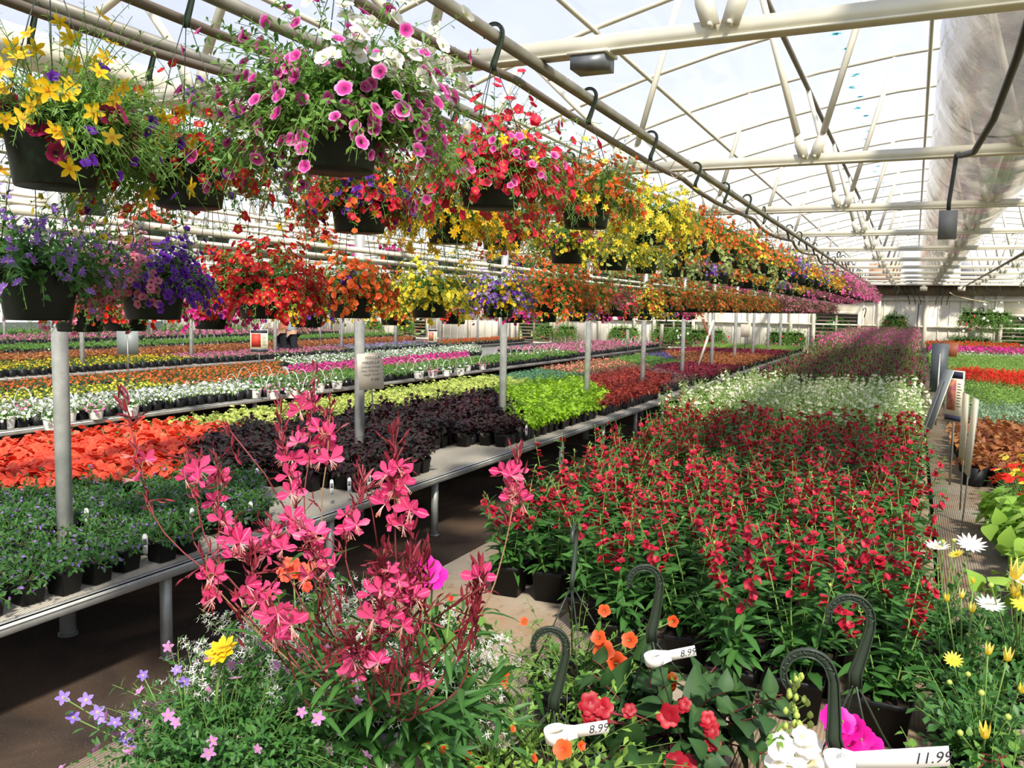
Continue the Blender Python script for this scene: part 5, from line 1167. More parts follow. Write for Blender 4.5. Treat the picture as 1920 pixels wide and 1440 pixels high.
stems = [  # bottom px, way points (px,py), depth at the tip, blooms at [(px,py)], buds near tip
    ([(610, 1300), (480, 1150), (310, 1000), (262, 880), (230, 735)], 1.38, [(252, 858), (272, 862), (258, 902)], 6),
    ([(640, 1300), (520, 1180), (400, 1040), (360, 900), (352, 855)], 1.40, [(347, 898), (372, 882), (372, 902)], 5),
    ([(650, 1300), (560, 1180), (425, 1080), (408, 960), (402, 850)], 1.42, [(400, 905), (412, 900), (405, 940), (414, 975)], 5),
    ([(660, 1300), (600, 1120), (560, 960), (532, 850), (524, 760)], 1.45, [(534, 855), (548, 862), (540, 892), (545, 925)], 8),
    ([(670, 1300), (610, 1120), (570, 960), (580, 840), (585, 690)], 1.45, [(562, 768), (574, 758), (590, 790), (585, 812), (600, 806), (612, 812), (594, 830), (606, 838), (560, 812), (558, 830)], 7),
    ([(670, 1300), (620, 1120), (602, 960), (612, 850), (622, 758)], 1.44, [(614, 806), (620, 815), (618, 862), (602, 862), (582, 862)], 5),
    ([(700, 1300), (690, 1180), (650, 1050), (665, 960), (688, 900)], 1.36, [(655, 992), (640, 1002), (668, 985), (648, 965)], 8),
    ([(745, 1300), (748, 1150), (745, 1050), (738, 900), (738, 805)], 1.25, [(728, 890), (746, 878), (752, 895), (758, 908), (735, 930), (722, 945), (760, 930), (744, 915), (768, 955), (778, 962), (742, 975), (735, 985), (755, 985)], 10),
    ([(640, 1300), (540, 1180), (470, 1060), (440, 1020), (420, 990)], 1.34, [(440, 1012), (450, 1018), (436, 1045)], 3),
    ([(660, 1300), (590, 1180), (530, 1060), (512, 1010), (500, 975)], 1.36, [(508, 1000), (522, 1010), (500, 1040), (530, 1030), (535, 985), (515, 1025), (548, 972), (560, 990)], 6),
    ([(620, 1300), (500, 1200), (420, 1120), (392, 1080), (385, 1040)], 1.30, [(388, 1086), (402, 1078), (394, 1122), (405, 1118)], 4),
    ([(650, 1300), (560, 1200), (500, 1140), (478, 1090), (470, 1040)], 1.30, [(462, 1098), (470, 1110), (448, 1120), (492, 1110), (508, 1108), (500, 1125), (482, 1128)], 8),
    ([(690, 1300), (640, 1180), (600, 1080), (585, 1030), (575, 985)], 1.32, [(580, 1012), (592, 1002), (600, 1030), (612, 1010), (628, 1060), (612, 1070), (578, 1080), (598, 1048)], 6),
    ([(600, 1330), (560, 1290), (535, 1220), (522, 1170), (512, 1130)], 1.12, [(520, 1150), (536, 1158), (505, 1158), (528, 1185), (510, 1190), (545, 1172)], 4),
    ([(720, 1300), (715, 1200), (712, 1130), (715, 1080), (718, 1030)], 1.15, [(712, 1108), (735, 1105), (695, 1115), (728, 1072), (748, 1090), (705, 1078), (742, 1125), (722, 1130)], 12),
    ([(735, 1300), (728, 1250), (722, 1205), (715, 1170), (712, 1140)], 1.12, [(720, 1192), (732, 1160), (700, 1160), (755, 1175)], 12),
    ([(700, 1330), (690, 1290), (682, 1250), (668, 1215), (660, 1190)], 1.10, [(698, 1238), (668, 1268), (655, 1262), (710, 1242), (662, 1240)], 12),
    ([(770, 1350), (785, 1310), (795, 1285), (795, 1250), (792, 1240)], 1.10, [(798, 1285), (788, 1278)], 3),
    ([(780, 1340), (860, 1290), (885, 1200), (893, 1120), (900, 1060)], 1.22, [(898, 1082)], 14),
    ([(770, 1340), (840, 1250), (800, 1150), (785, 1100), (790, 1060)], 1.25, [], 14),
    ([(780, 1340), (900, 1150), (940, 1050), (962, 930), (972, 840)], 1.45, [(945, 885), (958, 892), (970, 885), (962, 908), (955, 935), (972, 925), (978, 938)], 8),
    ([(745, 1330), (760, 1250), (770, 1180), (760, 1120), (770, 1040)], 1.2, [(775, 1120), (760, 1100)], 14),
]
Gs, Gf, Gl, Gb = Geo(), Geo(), Geo(), Geo()
base = np.array([P[0], P[1], P[2]+GZ])
for pts, dep, blooms, nb in stems:
    d0 = 1.30; W = [base+np.array([g.uniform(-.05, .05), g.uniform(-.05, .05), 0])]
    for k, (px, py) in enumerate(pts): f = (k+1)/len(pts); W.append(at(px+g.uniform(-3, 3), py, d0*(1-f)+dep*f))
    W = np.array(W)
    Q = [];                                    # smooth the way points
    for i in range(len(W)-1):
        p0, p1, p2, p3 = W[max(i-1, 0)], W[i], W[i+1], W[min(i+2, len(W)-1)]
        for t_ in np.linspace(0, 1, 5)[:-1]: Q.append(.5*((2*p1)+(-p0+p2)*t_+(2*p0-5*p1+4*p2-p3)*t_**2+(-p0+3*p1-3*p2+p3)*t_**3))
    Q.append(W[-1]); Q = np.array(Q); Gs.tube(Q, .0018, 5, r2=.0009, m=0 if g.uniform() < .6 else 1)
    tip = W[-1]; td = nrm(W[-1]-W[-2])
    for k in range(nb*3):
        f = g.uniform(0, .10); q = tip-td*f+g.normal(size=3)*.004; d = nrm(td+g.normal(size=3)*.35); L_ = g.uniform(.014, .03)
        Gb.inst(BUDT, frames(d[None], g.normal(size=(1, 3)))*L_, (q)[None], [g.uniform()], 0)
    for k in range(nb+4):
        q = Q[len(Q)-1-int(g.integers(1, 9))]; d = nrm(td*.6+g.normal(size=3)*.6); e_ = q+d*g.uniform(.015, .04); Gs.tube([q, e_], .0010, 4, m=0)
        Gb.inst(BUDT, frames(d[None]+g.normal(size=(2, 3))*.3, g.normal(size=(2, 3)))*.018, np.array([e_, (e_+q)/2]), g.uniform(0, 1, 2), 0)
    for (px, py) in blooms:
        f = 1-(len(Q)-1-np.argmin([np.hypot(*(np.array(proj(q)[:2])-(px, py))) for q in Q]))/len(Q)
        dd = proj(Q[min(int(f*len(Q)), len(Q)-1)])[2]; q = at(px, py, dd+g.uniform(-.02, .02))
        look = nrm(nrm(EYEP-q)*.8+np.array([g.uniform(-1.0, 1.0), g.uniform(-.5, .5), g.uniform(-.5, .3)])); gaura_bloom(Gf, g, q, g.uniform(.017, .029), look)
        nq = Q[np.argmin([np.linalg.norm(a-q) for a in Q])]; Gs.tube([nq, (nq+q)/2+[0, 0, .004], q], .0011, 4, m=1)
    # leaves on the lower stem
    for k in range(6):
        q = Q[int(g.integers(2, max(4, len(Q)*.55)))]; x = nrm(g.normal(size=3)*[1, 1, .3]+[0, 0, .25]); Gl.inst(LF_N, frames(x[None], np.array([[0, 0, 1.0]]))*g.uniform(.045, .085), q[None], [g.uniform()], 0)
for px, py, dep in ((690, 1190, 1.2), (705, 1230, 1.18), (735, 1240, 1.17), (760, 1210, 1.18), (775, 1180, 1.2), (640, 1230, 1.2), (655, 1190, 1.2), (612, 1200, 1.2), (785, 1240, 1.2), (720, 1270, 1.2), (880, 1110, 1.2), (905, 1100, 1.2), (890, 1150, 1.2), (868, 1180, 1.2), (600, 1115, 1.25), (640, 1120, 1.25), (500, 1165, 1.3), (440, 1130, 1.3), (565, 1150, 1.25), (805, 1020, 1.25), (775, 1000, 1.25), (800, 1120, 1.25), (672, 870, 1.4), (425, 800, 1.45)):
    q = at(px, py, dep); b0 = base+(q-base)*g.uniform(.5, .7)+g.normal(size=3)*.02; Gs.tube([b0, (b0+q)/2+g.normal(size=3)*.008, q], .0015, 4, m=0); td = nrm(q-b0)*.5+np.array([0, 0, .7])
    for k in range(11):
        e_ = q-td*.006*k+g.normal(size=3)*.003; Gb.inst(BUDT, frames(nrm(td+g.normal(size=3)*.3)[None], g.normal(size=(1, 3)))*g.uniform(.016, .03), e_[None], [g.uniform()], 0)
grow(Gl, g, 95, L=(.08, .24), spread=72, base=.10, foff=(base[0], base[1], base[2]-0), leaf=LF_N, llen=.10, nleaf=9, lz=(.05, 1), droop=.7, lang=45, sr=.0016, msm=1, ltaper=.45)
grow(Gl, g, 16, L=(.10, .22), spread=75, mins=30, base=.11, az=(150, 330), foff=(base[0], base[1], base[2]), leaf=LF_N, llen=.12, nleaf=8, lz=(.1, 1), droop=1.2, lang=40, sr=.0016)
for G in (Gs, Gf, Gl, Gb): shift(P)(G)
t = thing('gaura', 'tall gaura with butterfly-like pink flowers and dark red buds in a grey pot', 'potted gaura', P); Gp = Geo(); round_pot(Gp, .135, GZ+.02, 0, 1, 36); mk('pot', Gp, [POTGR, SOIL], t, True)
mk('stems', Gs, [STEMR, STEMB], t, True); mk('foliage', Gl, [LEAFD, STEM], t, True); mk('blossoms', Gf, [P_GAURA, plain('stamen_pink', 'f4b8b4', .6), plain('anther', 'c9785a', .7)], t, True); mk('buds', Gb, [BUD], t, True)

# ---- small-flowered companions
FL_EU = petals_t(4, .55, .05, 1, .25, centre=0, tipw=.9)
def companion(name, label, cat, px, py, dep, fn, mats, fm, fpart, r=.09, pot=POTB, extra=None):
    c = at(px, py, dep); h = max(.08, c[2]-.703); P = np.array([c[0], c[1], .703]); CUR['P'] = P; g = np.random.default_rng(int(px)); Gl, Gf = Geo(), Geo(); fn(Gl, Gf, g, h)
    if extra: Ge = Geo(); extra(Gl, Gf, P, g)
    t = thing(name, label, cat, P); Gp = Geo(); round_pot(Gp, r, h, 0, 1, 24); mk('pot', Gp, [pot, SOIL], t, True); mk('foliage', Gl, mats, t, True); mk(fpart, Gf, fm, t, True); return t
def bac(Gl, Gf, g, h): 
    grow(Gl, g, 260, L=(.05, .17), spread=95, base=.10, z0=h, leaf=LF_S, llen=.020, nleaf=13, droop=.7, lang=60, sr=.0009, stems=False)
    grow(Gl, g, 80, L=(.08, .18), spread=85, base=.09, z0=h, leaf=LF_S, llen=.018, nleaf=8, droop=.5, flower=FL_BAC, fs=.0105, nfl=1, fz=(.85, 1), Gf=Gf, mf=1, sr=.0009, fup=.3, fout=.6)
PL2 = petal('petal_bacopa_violet', 'a184e0', '9474da', 'e8c060', 'b49aea'); PL3 = petal('petal_bacopa_pink', 'd89ad0', 'd088c8', 'e8b070', 'e0a8dc')
def bac_extra(Gl, Gf, P, g):
    pts = [(118, 1308), (161, 1312), (137, 1345), (183, 1335), (215, 1355), (236, 1383), (248, 1405), (268, 1266), (332, 1256), (345, 1278), (190, 1348), (252, 1340)]
    for k, (px, py) in enumerate(pts):
        q = at(px, py, 1.28)-P; flw(Gf, FL_BAC, q[None], .0115 if k < 7 else .009, nrm(EYEP-P-q)[None], 0, g)
        Gl.tube([(-.06, 0, .18), q*.6+np.array([-.03, 0, .09]), q], .0011, 4, m=1)
        for j in range(5): f = .55+.09*j; Gl.inst(LF_S, frames(g.normal(size=(1, 3)), np.array([[0, 0, 1.]]))*.018, (q*f+np.array([-.06, 0, .18])*(1-f))[None]-[[0, 0, .004]], [g.uniform()], 0)
companion('potted_bacopa', 'trailing bacopa with small violet and pink flowers at the board bench corner', 'potted bacopa', 430, 1400, 1.28, bac, [LEAFD, STEM], [PL2, PL3], 'blossoms', .10, extra=bac_extra)
def eup(Gl, Gf, g, h):
    grow(Gl, g, 150, L=(.10, .25), spread=75, base=.09, z0=h, leaf=LF, llen=.032, nleaf=9, droop=.35, lang=60, flower=FL_EU, fs=.0068, nfl=14, fz=(.7, 1), ped=.012, Gf=Gf, mf=0, sr=.0008, wob=.5, fup=.4)
companion('potted_euphorbia', 'airy plant dusted with tiny white flowers behind the gaura leaves', 'potted euphorbia', 545, 1315, 1.56, eup, [LEAFD, STEM], [P_WHITE], 'blossoms', .10)
companion('potted_euphorbia', 'airy white-dusted plant beside the gaura pot, nearer the tan board', 'potted euphorbia', 730, 1290, 1.62, eup, [LEAFD, STEM], [P_WHITE], 'blossoms', .10)
def mari(Gl, Gf, g, h):
    grow(Gl, g, 22, L=(.06, .13), spread=70, base=.06, z0=h, leaf=LF_N, llen=.035, nleaf=10, droop=.3)
def mari_x(px, py, dep, n=1):
    def f(Gl, Gf, P, g):
        q = at(px, py, dep)-P
        for s in range(3): flw(Gf, FL_MAR, (q+[0, 0, .003*s])[None], .028-.006*s, np.array([[-.1, -.5, .9]]), 0, g)
        Gl.tube([(0, 0, .1), q*.5+[0, 0, .04], q-[0, 0, .004]], .0022, 5, m=1); Gl.rev([(.001, -.022), (.006, -.016), (.008, -.004), (.006, 0)], 8, c=q-[0, 0, .002], m=1)
    return f
FL_MAR = petals_t(9, .5, .1, 3, .12, centre=.15, tipw=.8)
companion('potted_marigold', 'single golden yellow marigold bloom standing above the white dusted plant', 'potted marigold', 380, 1330, 1.45, mari, [LEAFD, STEM], [P_GOLD], 'blossom', .07, extra=mari_x(415, 1222, 1.33))
def ger_x(cols, s=.02):
    def f(Gl, Gf, P, g):
        for px, py, dep in cols:
            q = at(px, py, dep)-P; v = q+g.normal(size=(7, 3))*.014; flw(Gf, FL_R, v, s, None, 0, g); Gl.tube([(0, 0, .08), q*.5+[0, 0, .05], q], .002, 5, m=1)
    return f
def gerl(Gl, Gf, g, h): grow(Gl, g, 16, L=(.06, .13), spread=70, base=.05, z0=h, leaf=LF_OLO, llen=.05, nleaf=5, droop=.3)
companion('potted_geranium', 'orange-red geranium glimpsed behind the gaura stems', 'potted geranium', 560, 1190, 1.95, gerl, [LEAF, STEM], [P_CORAL], 'blossoms', .07, extra=ger_x([(550, 1070, 1.9), (570, 1078, 1.9)], .013))
def pet_x(Gl, Gf, P, g):
    for px, py in ((800, 1068), (812, 1080), (790, 1075)):
        q = at(px, py, 1.45)-P; flw(Gf, FL_P, q[None], .026, None, 0, g); Gl.tube([(0, 0, .1), q*.5+[0, 0, .05], q], .0018, 5, m=1)
PHOT = petal('petal_vivid_magenta', 'ee1eb0', 'e612a4', 'b80880', 'f238ba')
companion('potted_petunia', 'vivid magenta petunia blooms beside the gaura flowers', 'potted petunia', 790, 1230, 1.62, gerl, [LEAFD, STEM], [PHOT], 'blossoms', .07, extra=pet_x)
def gb_x(Gl, Gf, P, g):
    q = at(845, 1132, 1.55)-P; Gl.tube([(0, 0, .1), q*.5+[0, 0, .04], q], .002, 5, m=1)
    for k in range(9): Gl.inst(BUDT, frames(g.normal(size=(1, 3)), g.normal(size=(1, 3)))*.014, (q+g.normal(size=3)*.008)[None], [g.uniform()], 0)
    flw(Gf, FL_PM, q[None]+[0, 0, .01], .006, None, 0, g)
companion('potted_geranium', 'budded geranium with one red tip beside the bare tan board', 'potted geranium', 812, 1240, 1.6, gerl, [LEAF, STEM], [P_SCAR], 'bud', .06, extra=gb_x)

# ---- hanging pots standing on the boards, with their plastic hooks up
def cal(colr, n, lo=.08, hi_=.2, fs=.017):
    def f(P, g, h):
        Gl, Gf = Geo(), Geo(); grow(Gl, g, n, L=(lo, hi_), spread=88, base=.09, z0=h-.01, leaf=LF_S, llen=.028, nleaf=13, droop=.5, lang=55, sr=.0013, flower=FL_P, fs=fs, nfl=1, fz=(.75, 1), Gf=Gf, mf=0)
        return Gl, Gf
    return f
CALO = petal('petal_bright_orange', 'f8642c', 'f0501c', 'a82410', 'f87838')
g = np.random.default_rng(5); P = on(1082, 1390, Z=.703); CUR['P'] = P; h = .15
Gl, Gf = Geo(), Geo(); grow(Gl, g, 60, L=(.10, .22), spread=85, base=.09, z0=h-.01, leaf=LF_S, llen=.028, nleaf=13, droop=.55, lang=55, sr=.0013, foff=(0, 0, 0))
for px, py, s in ((1132, 1220, .024), (1158, 1244, .025), (1251, 1278, .024), (1191, 1311, .024), (885, 1248, .018), (944, 1275, .018), (1122, 1195, .017), (1180, 1200, .018), (1133, 1145, .014), (1053, 1412, .022), (1262, 1165, .013), (982, 1165, .010)):
    q = at(px, py, proj(P+[0, 0, .2])[2]-.08)-P; flw(Gf, FL_P, q[None], s, None, 0, g); Gl.tube([(0, 0, .14), q*.5+[0, 0, .09], q], .0012, 4, m=1)
    for j in range(5): f = .4+.12*j; Gl.inst(LF_S, frames(g.normal(size=(1, 3)), np.array([[0, 0, 1.]]))*.026, (q*f+np.array([0, 0, .14])*(1-f))[None], [g.uniform()], 0)
foreground_pot('hanging_pot', 'bright orange calibrachoa in a dark hanging pot set down on the boards', 'hanging pot', P, [('foliage', Gl, [LEAF, STEM]), ('blossoms', Gf, [CALO])], POTB, .112, h, (at(1072, 1105, 1.9), .12, math.radians(100)))
g = np.random.default_rng(6); P = on(1255, 1500, Z=.703); CUR['P'] = P; Gl, Gf = Geo(), Geo()
grow(Gl, g, 30, L=(.10, .18), spread=78, base=.08, z0=.14, leaf=LF_O, llen=.078, nleaf=8, droop=.5, lang=60, sr=.0024, lz=(.3, 1))
for px, py, s in ((1104, 1322, .019), (1128, 1332, .019), (1126, 1352, .015), (1252, 1345, .020), (1103, 1345, .012), (1325, 1352, .014), (1332, 1372, .015), (1335, 1395, .014), (1265, 1432, .020), (1284, 1438, .019), (1178, 1335, .012), (1281, 1325, .012)):
    q = at(px, py, 1.50)-P; flw(Gf, FL_R, np.array([q, q+[.003, 0, .006]]), s, None, 0, g); Gl.tube([(0, 0, .12), q*.5+[0, 0, .07], q], .0018, 4, m=1)
P_DRED = organic('petal_dark_red', [(0, 'e88a90'), (.1, 'b8142a'), (1, 'cc1e32')], var='a81228')
foreground_pot('hanging_pot', 'dark red impatiens with broad dark leaves in a hanging pot with a tagged hook', 'hanging pot', P, [('foliage', Gl, [organic('leaf_impatiens_dark', [(0, '4a6a38'), (1, '2c4a28')], var='365a30', trans=.2, rough=.5, spec=.25), STEMR]), ('blossoms', Gf, [P_DRED])], POTB, .11, .15, (at(1222, 1205, 1.55), -.15, math.radians(25)))
loop_tag('small white price tag looped on the hook above the dark red impatiens', at(1226, 1235, 1.52), math.radians(25)+.0, .075, .019, '8.99', .017, .016, -.22)
g = np.random.default_rng(8); P = on(1030, 1600, Z=.703); CUR['P'] = P; Gl, Gf = Geo(), Geo()
grow(Gl, g, 50, L=(.12, .25), spread=90, base=.09, z0=.14, leaf=LF_S, llen=.03, nleaf=11, droop=.4, lang=50, sr=.0013, flower=FL_PM, fs=.012, nfl=0, Gf=Gf)
q = at(1055, 1405, 1.3)-P; flw(Gf, FL_P, q[None], .016, None, 0, g)
foreground_pot('hanging_pot', 'leafy calibrachoa lowest in view, its arched dark hook carrying a price tag', 'hanging pot', P, [('foliage', Gl, [LEAFL, STEM]), ('blossoms', Gf, [CALO])], POTB, .11, .15, (at(1038, 1335, 1.42), -.08, math.radians(20)))
loop_tag('white price tag looped on the arched hook beside the orange calibrachoa pot', at(1042, 1377, 1.38), math.radians(25), .085, .021, '8.99', .019, .018, -.18)
g = np.random.default_rng(9); P = on(905, 1590, Z=.703); CUR['P'] = P; Gl, Gf = Geo(), Geo()
grow(Gl, g, 34, L=(.12, .22), spread=85, base=.07, z0=.12, leaf=LF_S, llen=.03, nleaf=10, droop=.3, lang=50, sr=.0012, flower=FL_PM, fs=.008, nfl=1, fz=(.8, 1), Gf=Gf, mf=0)
foreground_pot('hanging_pot', 'sprigs of calibrachoa leaves with tiny orange buds next to the gaura pot', 'hanging pot', P, [('foliage', Gl, [LEAFL, STEM]), ('blossoms', Gf, [CALO])], POTB, .09, .13)
# two pots at the right with nested hooks, white snapdragon and magenta petals
g = np.random.default_rng(10); P = on(1600, 1640, Z=.703); CUR['P'] = P; Gl, Gf, Gm = Geo(), Geo(), Geo()
for px, py in ((1560, 1345), (1580, 1352), (1600, 1365), (1615, 1385), (1630, 1398), (1572, 1385), (1590, 1395), (1570, 1368)):
    q = at(px, py, 1.22)-P; flw(Gf, FL_P, q[None], .020, np.array([[g.uniform(-.8, .8), -.8, g.uniform(0, 1)]]), 0, g); Gl.tube([(0, 0, .12), q*.6+[0, 0, .06], q], .0018, 4, m=1)
grow(Gl, g, 18, L=(.05, .10), spread=85, base=.09, z0=.12, leaf=LF_O, llen=.045, nleaf=5)
foreground_pot('hanging_pot', 'vivid magenta petunia under the taller of two nested dark hooks', 'hanging pot', P, [('foliage', Gl, [LEAFD, STEM]), ('blossoms', Gf, [PHOT])], POTB, .105, .14, (at(1603, 1290, 1.3), -.12, math.radians(12)), hk=(.030, 1.0))
g = np.random.default_rng(12); P = on(1490, 1660, Z=.703); CUR['P'] = P; Gl, Gf, Gb = Geo(), Geo(), Geo()
c0, c1 = at(1500, 1470, 1.15)-P, at(1492, 1262, 1.2)-P; sp = [c0*(1-f)+c1*f+[.004*math.sin(6*f), 0, 0] for f in np.linspace(0, 1, 9)]; Gl.tube([(0, 0, .1)]+sp, .0026, 6, r2=.0012, m=1)
for k in range(34):
    f = g.uniform(.25, 1)**.8; q = c0*(1-f)+c1*f; d = nrm(g.normal(size=3)+[0, 0, .2]); e_ = q+d*(.03*(1.25-f)); Gl.tube([q, e_], .001, 4, m=1); Gb.rev([(.0005, -.005), (.0045*(1.3-f*.6), -.001), (.004*(1.3-f*.6), .003), (.0005, .007)], 8, c=e_)
for px, py, s in ((1465, 1400, .026), (1492, 1412, .026), (1515, 1395, .024), (1478, 1432, .030), (1520, 1430, .026), (1505, 1380, .018), (1455, 1425, .022)):
    q = at(px, py, 1.14)-P; flw(Gf, FL_P, q[None], s*.8, None, 0, g)
grow(Gl, g, 14, L=(.06, .14), spread=80, base=.05, z0=.11, leaf=LF, llen=.05, nleaf=7)
for k in range(14):
    q = at(1452+g.uniform(-18, 30), 1385+g.uniform(-15, 15), 1.15)-P; Gl.inst(LF, frames(g.normal(size=(1, 3)), np.array([[0, 0, 1.]]))*.022, q[None], [g.uniform()], 0)
foreground_pot('hanging_pot', 'white snapdragon with a spike of green buds under the lower nested hook', 'hanging pot', P, [('foliage', Gl, [LEAF, STEM]), ('blossoms', Gf, [P_WHITE]), ('buds', Gb, [BUDG])], POTB, .10, .14, (at(1572, 1415, 1.12), -.40, math.radians(8)), hk=(.030, 1.0))
tg = loop_tag('long white price tag handwritten 11.99 by the magenta petunia', at(1566, 1430, 1.08), math.radians(20), .138, .026, '11.99', .021, .013, -.13)
loop_tag('small pale price tag clipped on the highest pipe above the orange basket', at(1030, 147, 3.28), math.radians(28), .085, .018, 'X2', .016, .006, .03)

# ---- yellow osteospermum at the bottom right
g = np.random.default_rng(21)
P_OST = organic('petal_pale_yellow', [(0, '8a7a30'), (.25, 'f2d020'), (.6, 'f8e458'), (1, 'fbf2b0')], var='f6dc3c'); P_OSW = organic('petal_cream_white', [(0, 'a89030'), (.25, 'f0d850'), (.5, 'fbf8ea'), (1, 'ffffff')], var='fffdf4')
BUDF = petals_t(7, .75, .16, 3, 2.6, centre=0, tipw=.5)
def osteo(label, px, py, flowers):
    P = on(px, py, Z=.703); CUR['P'] = P; Gl, Gf = Geo(), Geo()
    grow(Gl, g, 46, L=(.08, .22), spread=52, base=.05, z0=.09, leaf=LF_S, llen=.042, nleaf=13, droop=.15, lang=45, sr=.0016, lz=(.1, 1))
    for kind, fx, fy, dep, s in flowers:
        q = at(fx, fy, dep)-P; Gl.tube([(g.uniform(-.03, .03), 0, .1), q*.5+[0, 0, .04], q], .0016, 5, m=1)
        if kind == 'b': Gf.inst(BUDF, facing(np.array([[g.uniform(-.2, .2), g.uniform(-.3, .1), 1.0]]), g)*s*.36, q[None], [g.uniform()], 0)
        elif kind == 'y': flw(Gf, FL_DAISY, q[None], s, np.array([[-.1, -.6, .8]]), 0, g)
        elif kind == 'w': flw(Gf, FL_DAISY, q[None], s, np.array([[0, -.25, 1.0]]), 1, g)
        else: Gf.rev([(.0005, -.006), (.006, -.001), (.005, .004), (.0005, .007)], 8, c=q, m=2)
    t = thing('potted_osteospermum', label, 'potted daisy', P); Gp = Geo(); square_pot(Gp, .06, .1); mk('pot', Gp, [POTB, SOIL], t); mk('foliage', Gl, [LEAFD, STEM], t, True); mk('blossoms', Gf, [P_OST, P_OSW, BUDG], t, True)
osteo('yellow osteospermum with closed buds, nearest at the board bench seam', 1835, 1500, [('b', 1847, 1385, 1.45, .030), ('b', 1852, 1228, 1.6, .024), ('b', 1888, 1240, 1.6, .028), ('g', 1840, 1300, 1.5, 0), ('g', 1800, 1375, 1.5, 0), ('g', 1890, 1345, 1.5, 0)])
osteo('yellow osteospermum with a wilting spiky bloom, before the crimson angelonia edge', 1800, 1390, [('y', 1787, 1238, 1.75, .020), ('b', 1776, 1128, 1.85, .020), ('b', 1802, 1122, 1.85, .022), ('b', 1823, 1148, 1.85, .024), ('w', 1856, 1135, 1.85, .030), ('g', 1780, 1280, 1.75, 0), ('g', 1815, 1265, 1.75, 0), ('b', 1825, 1094, 1.9, .016)])
osteo('yellow osteospermum cluster beside the seed tray', 1905, 1330, [('b', 1902, 1085, 1.7, .042), ('b', 1905, 1118, 1.7, .034), ('w', 1918, 1092, 1.7, .034), ('y', 1915, 1130, 1.7, .022), ('b', 1916, 1300, 1.6, .02), ('g', 1858, 1098, 1.8, 0)])
osteo('osteospermum holding two open white daisies before the sweet potato vine', 1760, 1260, [('w', 1820, 1022, 2.3, .040), ('w', 1757, 1026, 2.3, .034), ('y', 1794, 1040, 2.25, .022), ('g', 1768, 1016, 2.3, 0), ('g', 1788, 1014, 2.3, 0)])
g = np.random.default_rng(31); P = on(1870, 1620, Z=.703); CUR['P'] = P; Gl, Gf = Geo(), Geo(); grow(Gl, g, 26, L=(.10, .2), spread=60, base=.05, z0=.08, leaf=LF_O, llen=.035, nleaf=8)
for k in range(9): q = at(1862+g.uniform(-20, 20), 1428+g.uniform(-10, 8), 1.25)-P; Gf.inst(BUDT, frames(g.normal(size=(1, 3)), g.normal(size=(1, 3)))*.016, q[None], [g.uniform()], 0)
foreground_pot('potted_geranium', 'geranium with dusky red buds at the very bottom beside the osteospermum', 'potted geranium', P, [('foliage', Gl, [LEAF, STEM]), ('buds', Gf, [BUD])], POTB, .07, .1)
# ---- black nursery tray under the sweet potato vines
t = thing('seed_tray', 'black ribbed nursery tray under the sweet potato vines', 'tray', (.62, 3.0, .703))
G = Geo(); G.box(-.27, .27, -.28, .28, 0, .004); mk('tray_floor', G, POTB, t)
for x0, x1, y0, y1 in ((-.27, .27, -.286, -.28), (-.27, .27, .28, .286), (-.276, -.27, -.286, .286), (.27, .276, -.286, .286)):
    G = Geo(); G.box(x0, x1, y0, y1, 0, .06); G.box(x0-.006, x1+.006, y0-.006, y1+.006, .055, .06); mk('side', G, POTGR if y1 < 0 else POTB, t)
# ---- fallen petals and leaf bits
G = Geo(); g = np.random.default_rng(55); n = 70; Pq = np.array([on(g.uniform(860, 1500), g.uniform(1180, 1430), Z=.706) for _ in range(n)])
G.inst(LF_LO, frames(g.normal(size=(n, 3))*[1, 1, .1], g.normal(size=(n, 3))*.3+[0, 0, 1])*.012*g.uniform(.5, 1.2, (n, 1, 1)), Pq, g.uniform(0, 1, n), g.integers(0, 3, n))
tag(mk('fallen_petals', G, [plain('dry_leaf', '8a5a38', .9), plain('dry_petal', 'c98a78', .9), plain('grit', 'd8d0c0', .9)], None), 'dry petals and leaf bits scattered on the dusty boards', 'litter', None, 'stuff')
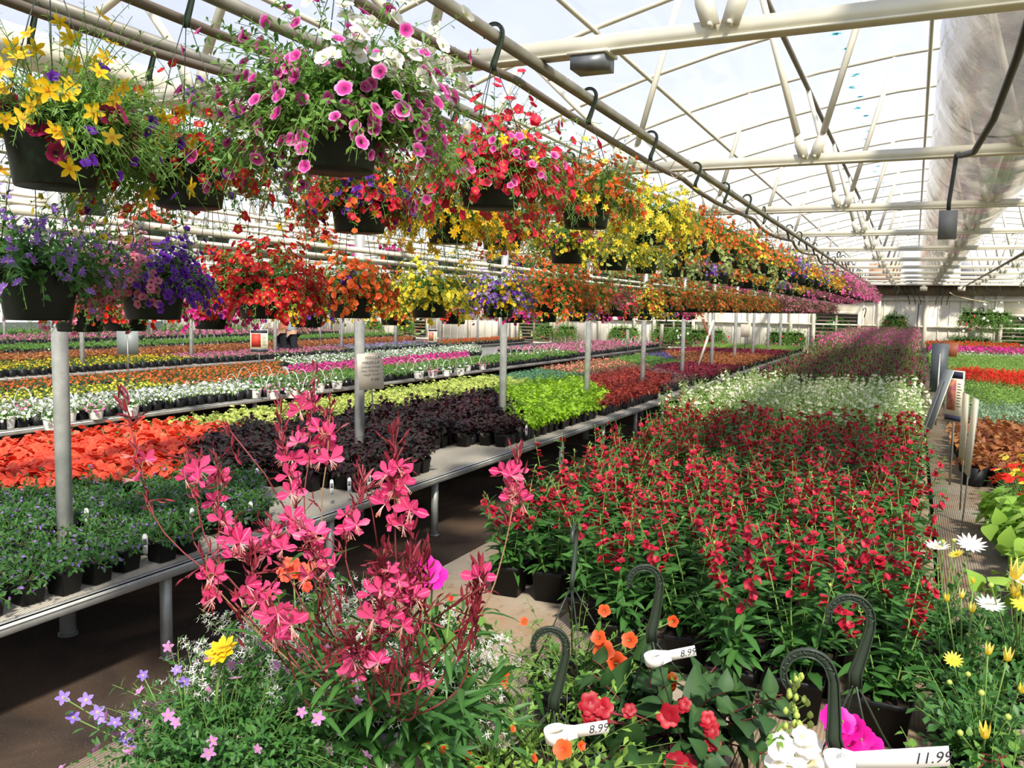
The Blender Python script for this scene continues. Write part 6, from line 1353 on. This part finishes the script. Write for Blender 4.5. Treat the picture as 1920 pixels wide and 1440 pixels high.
# ---- two shoppers far off
def person(label, px, py, dep, shirt, pants, hair, lean, arm):
    base = at(px, py, dep); P = np.array([base[0], base[1], 0]); t = thing('person', label, 'person', P, face_yaw(P)+.6)
    J = {'pel': (0, 0, .95), 'chest': (lean*.35, -.02, 1.28), 'neck': (lean*.55, -.02, 1.45), 'head': (lean*.68, -.03, 1.60)}
    def skin(name, verts, edges, rad, mat):
        me = bpy.data.meshes.new(name); me.from_pydata(verts, edges, []); o = bpy.data.objects.new(name, me); C.objects.link(o); o.parent = t; me.materials.append(mat)
        m = o.modifiers.new('skin', 'SKIN'); m.use_smooth_shade = True
        for i, r in enumerate(rad): me.skin_vertices[0].data[i].radius = (r, r*.8); me.skin_vertices[0].data[i].use_root = (i == 0)
        o.modifiers.new('sub', 'SUBSURF').levels = 1; o.modifiers[-1].render_levels = 2; return o
    SK = bpy.data.materials.get('skin') or plain('skin', 'd0a084', .6)
    h = J['head']; n = J['neck']; c = J['chest']; p = J['pel']; sh = [(c[0], c[1]-.17, c[2]+.10), (c[0], c[1]+.17, c[2]+.10)]; el = [(c[0]+arm*.6, -.24, 1.12), (c[0]+arm*.6, .22, 1.12)]; ha = [(c[0]+arm, -.20, .98), (c[0]+arm, .18, .98)]
    V = [p, (p[0]*.5+c[0]*.5, 0, 1.12), c, n, h, (h[0]+.01, h[1], h[2]+.1), sh[0], el[0], ha[0], sh[1], el[1], ha[1], (0, -.09, .88), (.03, -.10, .5), (0, -.10, .08), (.14, -.10, .04), (0, .09, .88), (.03, .10, .5), (0, .10, .08), (.14, .10, .04)]
    for s_, k in ((-1, 8), (1, 11)):
        for f in range(4): V.append((V[k][0]+.09, V[k][1]+.012*(f-1.5), V[k][2]-.04))
        V.append((V[k][0]+.05, V[k][1]-.035*s_, V[k][2]-.02))
    E = [(0, 1), (1, 2), (2, 3), (3, 4), (4, 5), (2, 6), (6, 7), (7, 8), (2, 9), (9, 10), (10, 11), (0, 12), (12, 13), (13, 14), (14, 15), (0, 16), (16, 17), (17, 18), (18, 19)]+[(8, 20+k) for k in range(5)]+[(11, 25+k) for k in range(5)]
    skin('body', V, E, [.13, .12, .14, .055, .085, .08, .055, .04, .028, .055, .04, .028, .08, .055, .04, .04, .08, .055, .04, .04]+[.009]*10, SK)
    V = [p, (p[0]*.5+c[0]*.5, 0, 1.12), c, (c[0]+.02, 0, c[2]+.1), sh[0], el[0], sh[1], el[1]]
    skin('shirt', V, [(0, 1), (1, 2), (2, 3), (2, 4), (4, 5), (2, 6), (6, 7)], [.15, .14, .16, .09, .075, .055, .075, .055], shirt)
    V = [(0, 0, .98), (0, -.09, .86), (.03, -.10, .5), (0, -.10, .12), (0, .09, .86), (.03, .10, .5), (0, .10, .12)]
    skin('trousers', V, [(0, 1), (1, 2), (2, 3), (0, 4), (4, 5), (5, 6)], [.15, .10, .075, .06, .10, .075, .06], pants)
    G = Geo(); hc = np.array([h[0]-.01, h[1], h[2]+.04])
    G.rev([(.001, .115), (.05, .105), (.09, .06), (.105, 0), (.09, -.06), (.05, -.08)], 14, c=hc); mk('hair', G, hair, t, True)
    G = Geo(); fx = np.array([h[0]+.085, h[1], h[2]+.02])
    G.rev([(.001, -.02), (.012, -.01), (.001, .025)], 6, c=fx); mk('nose', G, SK, t)
    G = Geo()
    for s_ in (-1, 1): G.box(fx[0]-.012, fx[0]-.004, fx[1]+s_*.03-.01, fx[1]+s_*.03+.01, fx[2]+.02, fx[2]+.03)
    G.box(fx[0]-.012, fx[0]-.004, fx[1]-.02, fx[1]+.02, fx[2]-.045, fx[2]-.038); mk('face_features', G, plain('dark_brown', '3a2018', .7) if not bpy.data.materials.get('dark_brown') else bpy.data.materials['dark_brown'], t)
HB = plain('hair_brown', '5a4030', .7)
person('person in a coral top and dark trousers bending over a distant table', 527, 620, 20.5, plain('coral_cloth', 'f08a6c', .8), plain('black_cloth', '1c1e26', .8), HB, .55, .30)
person('person in a grey tee shirt and dark trousers behind the low flower baskets', 546, 620, 20.0, plain('grey_cloth', '9aa0a6', .8), bpy.data.materials['black_cloth'], HB, .2, .2)
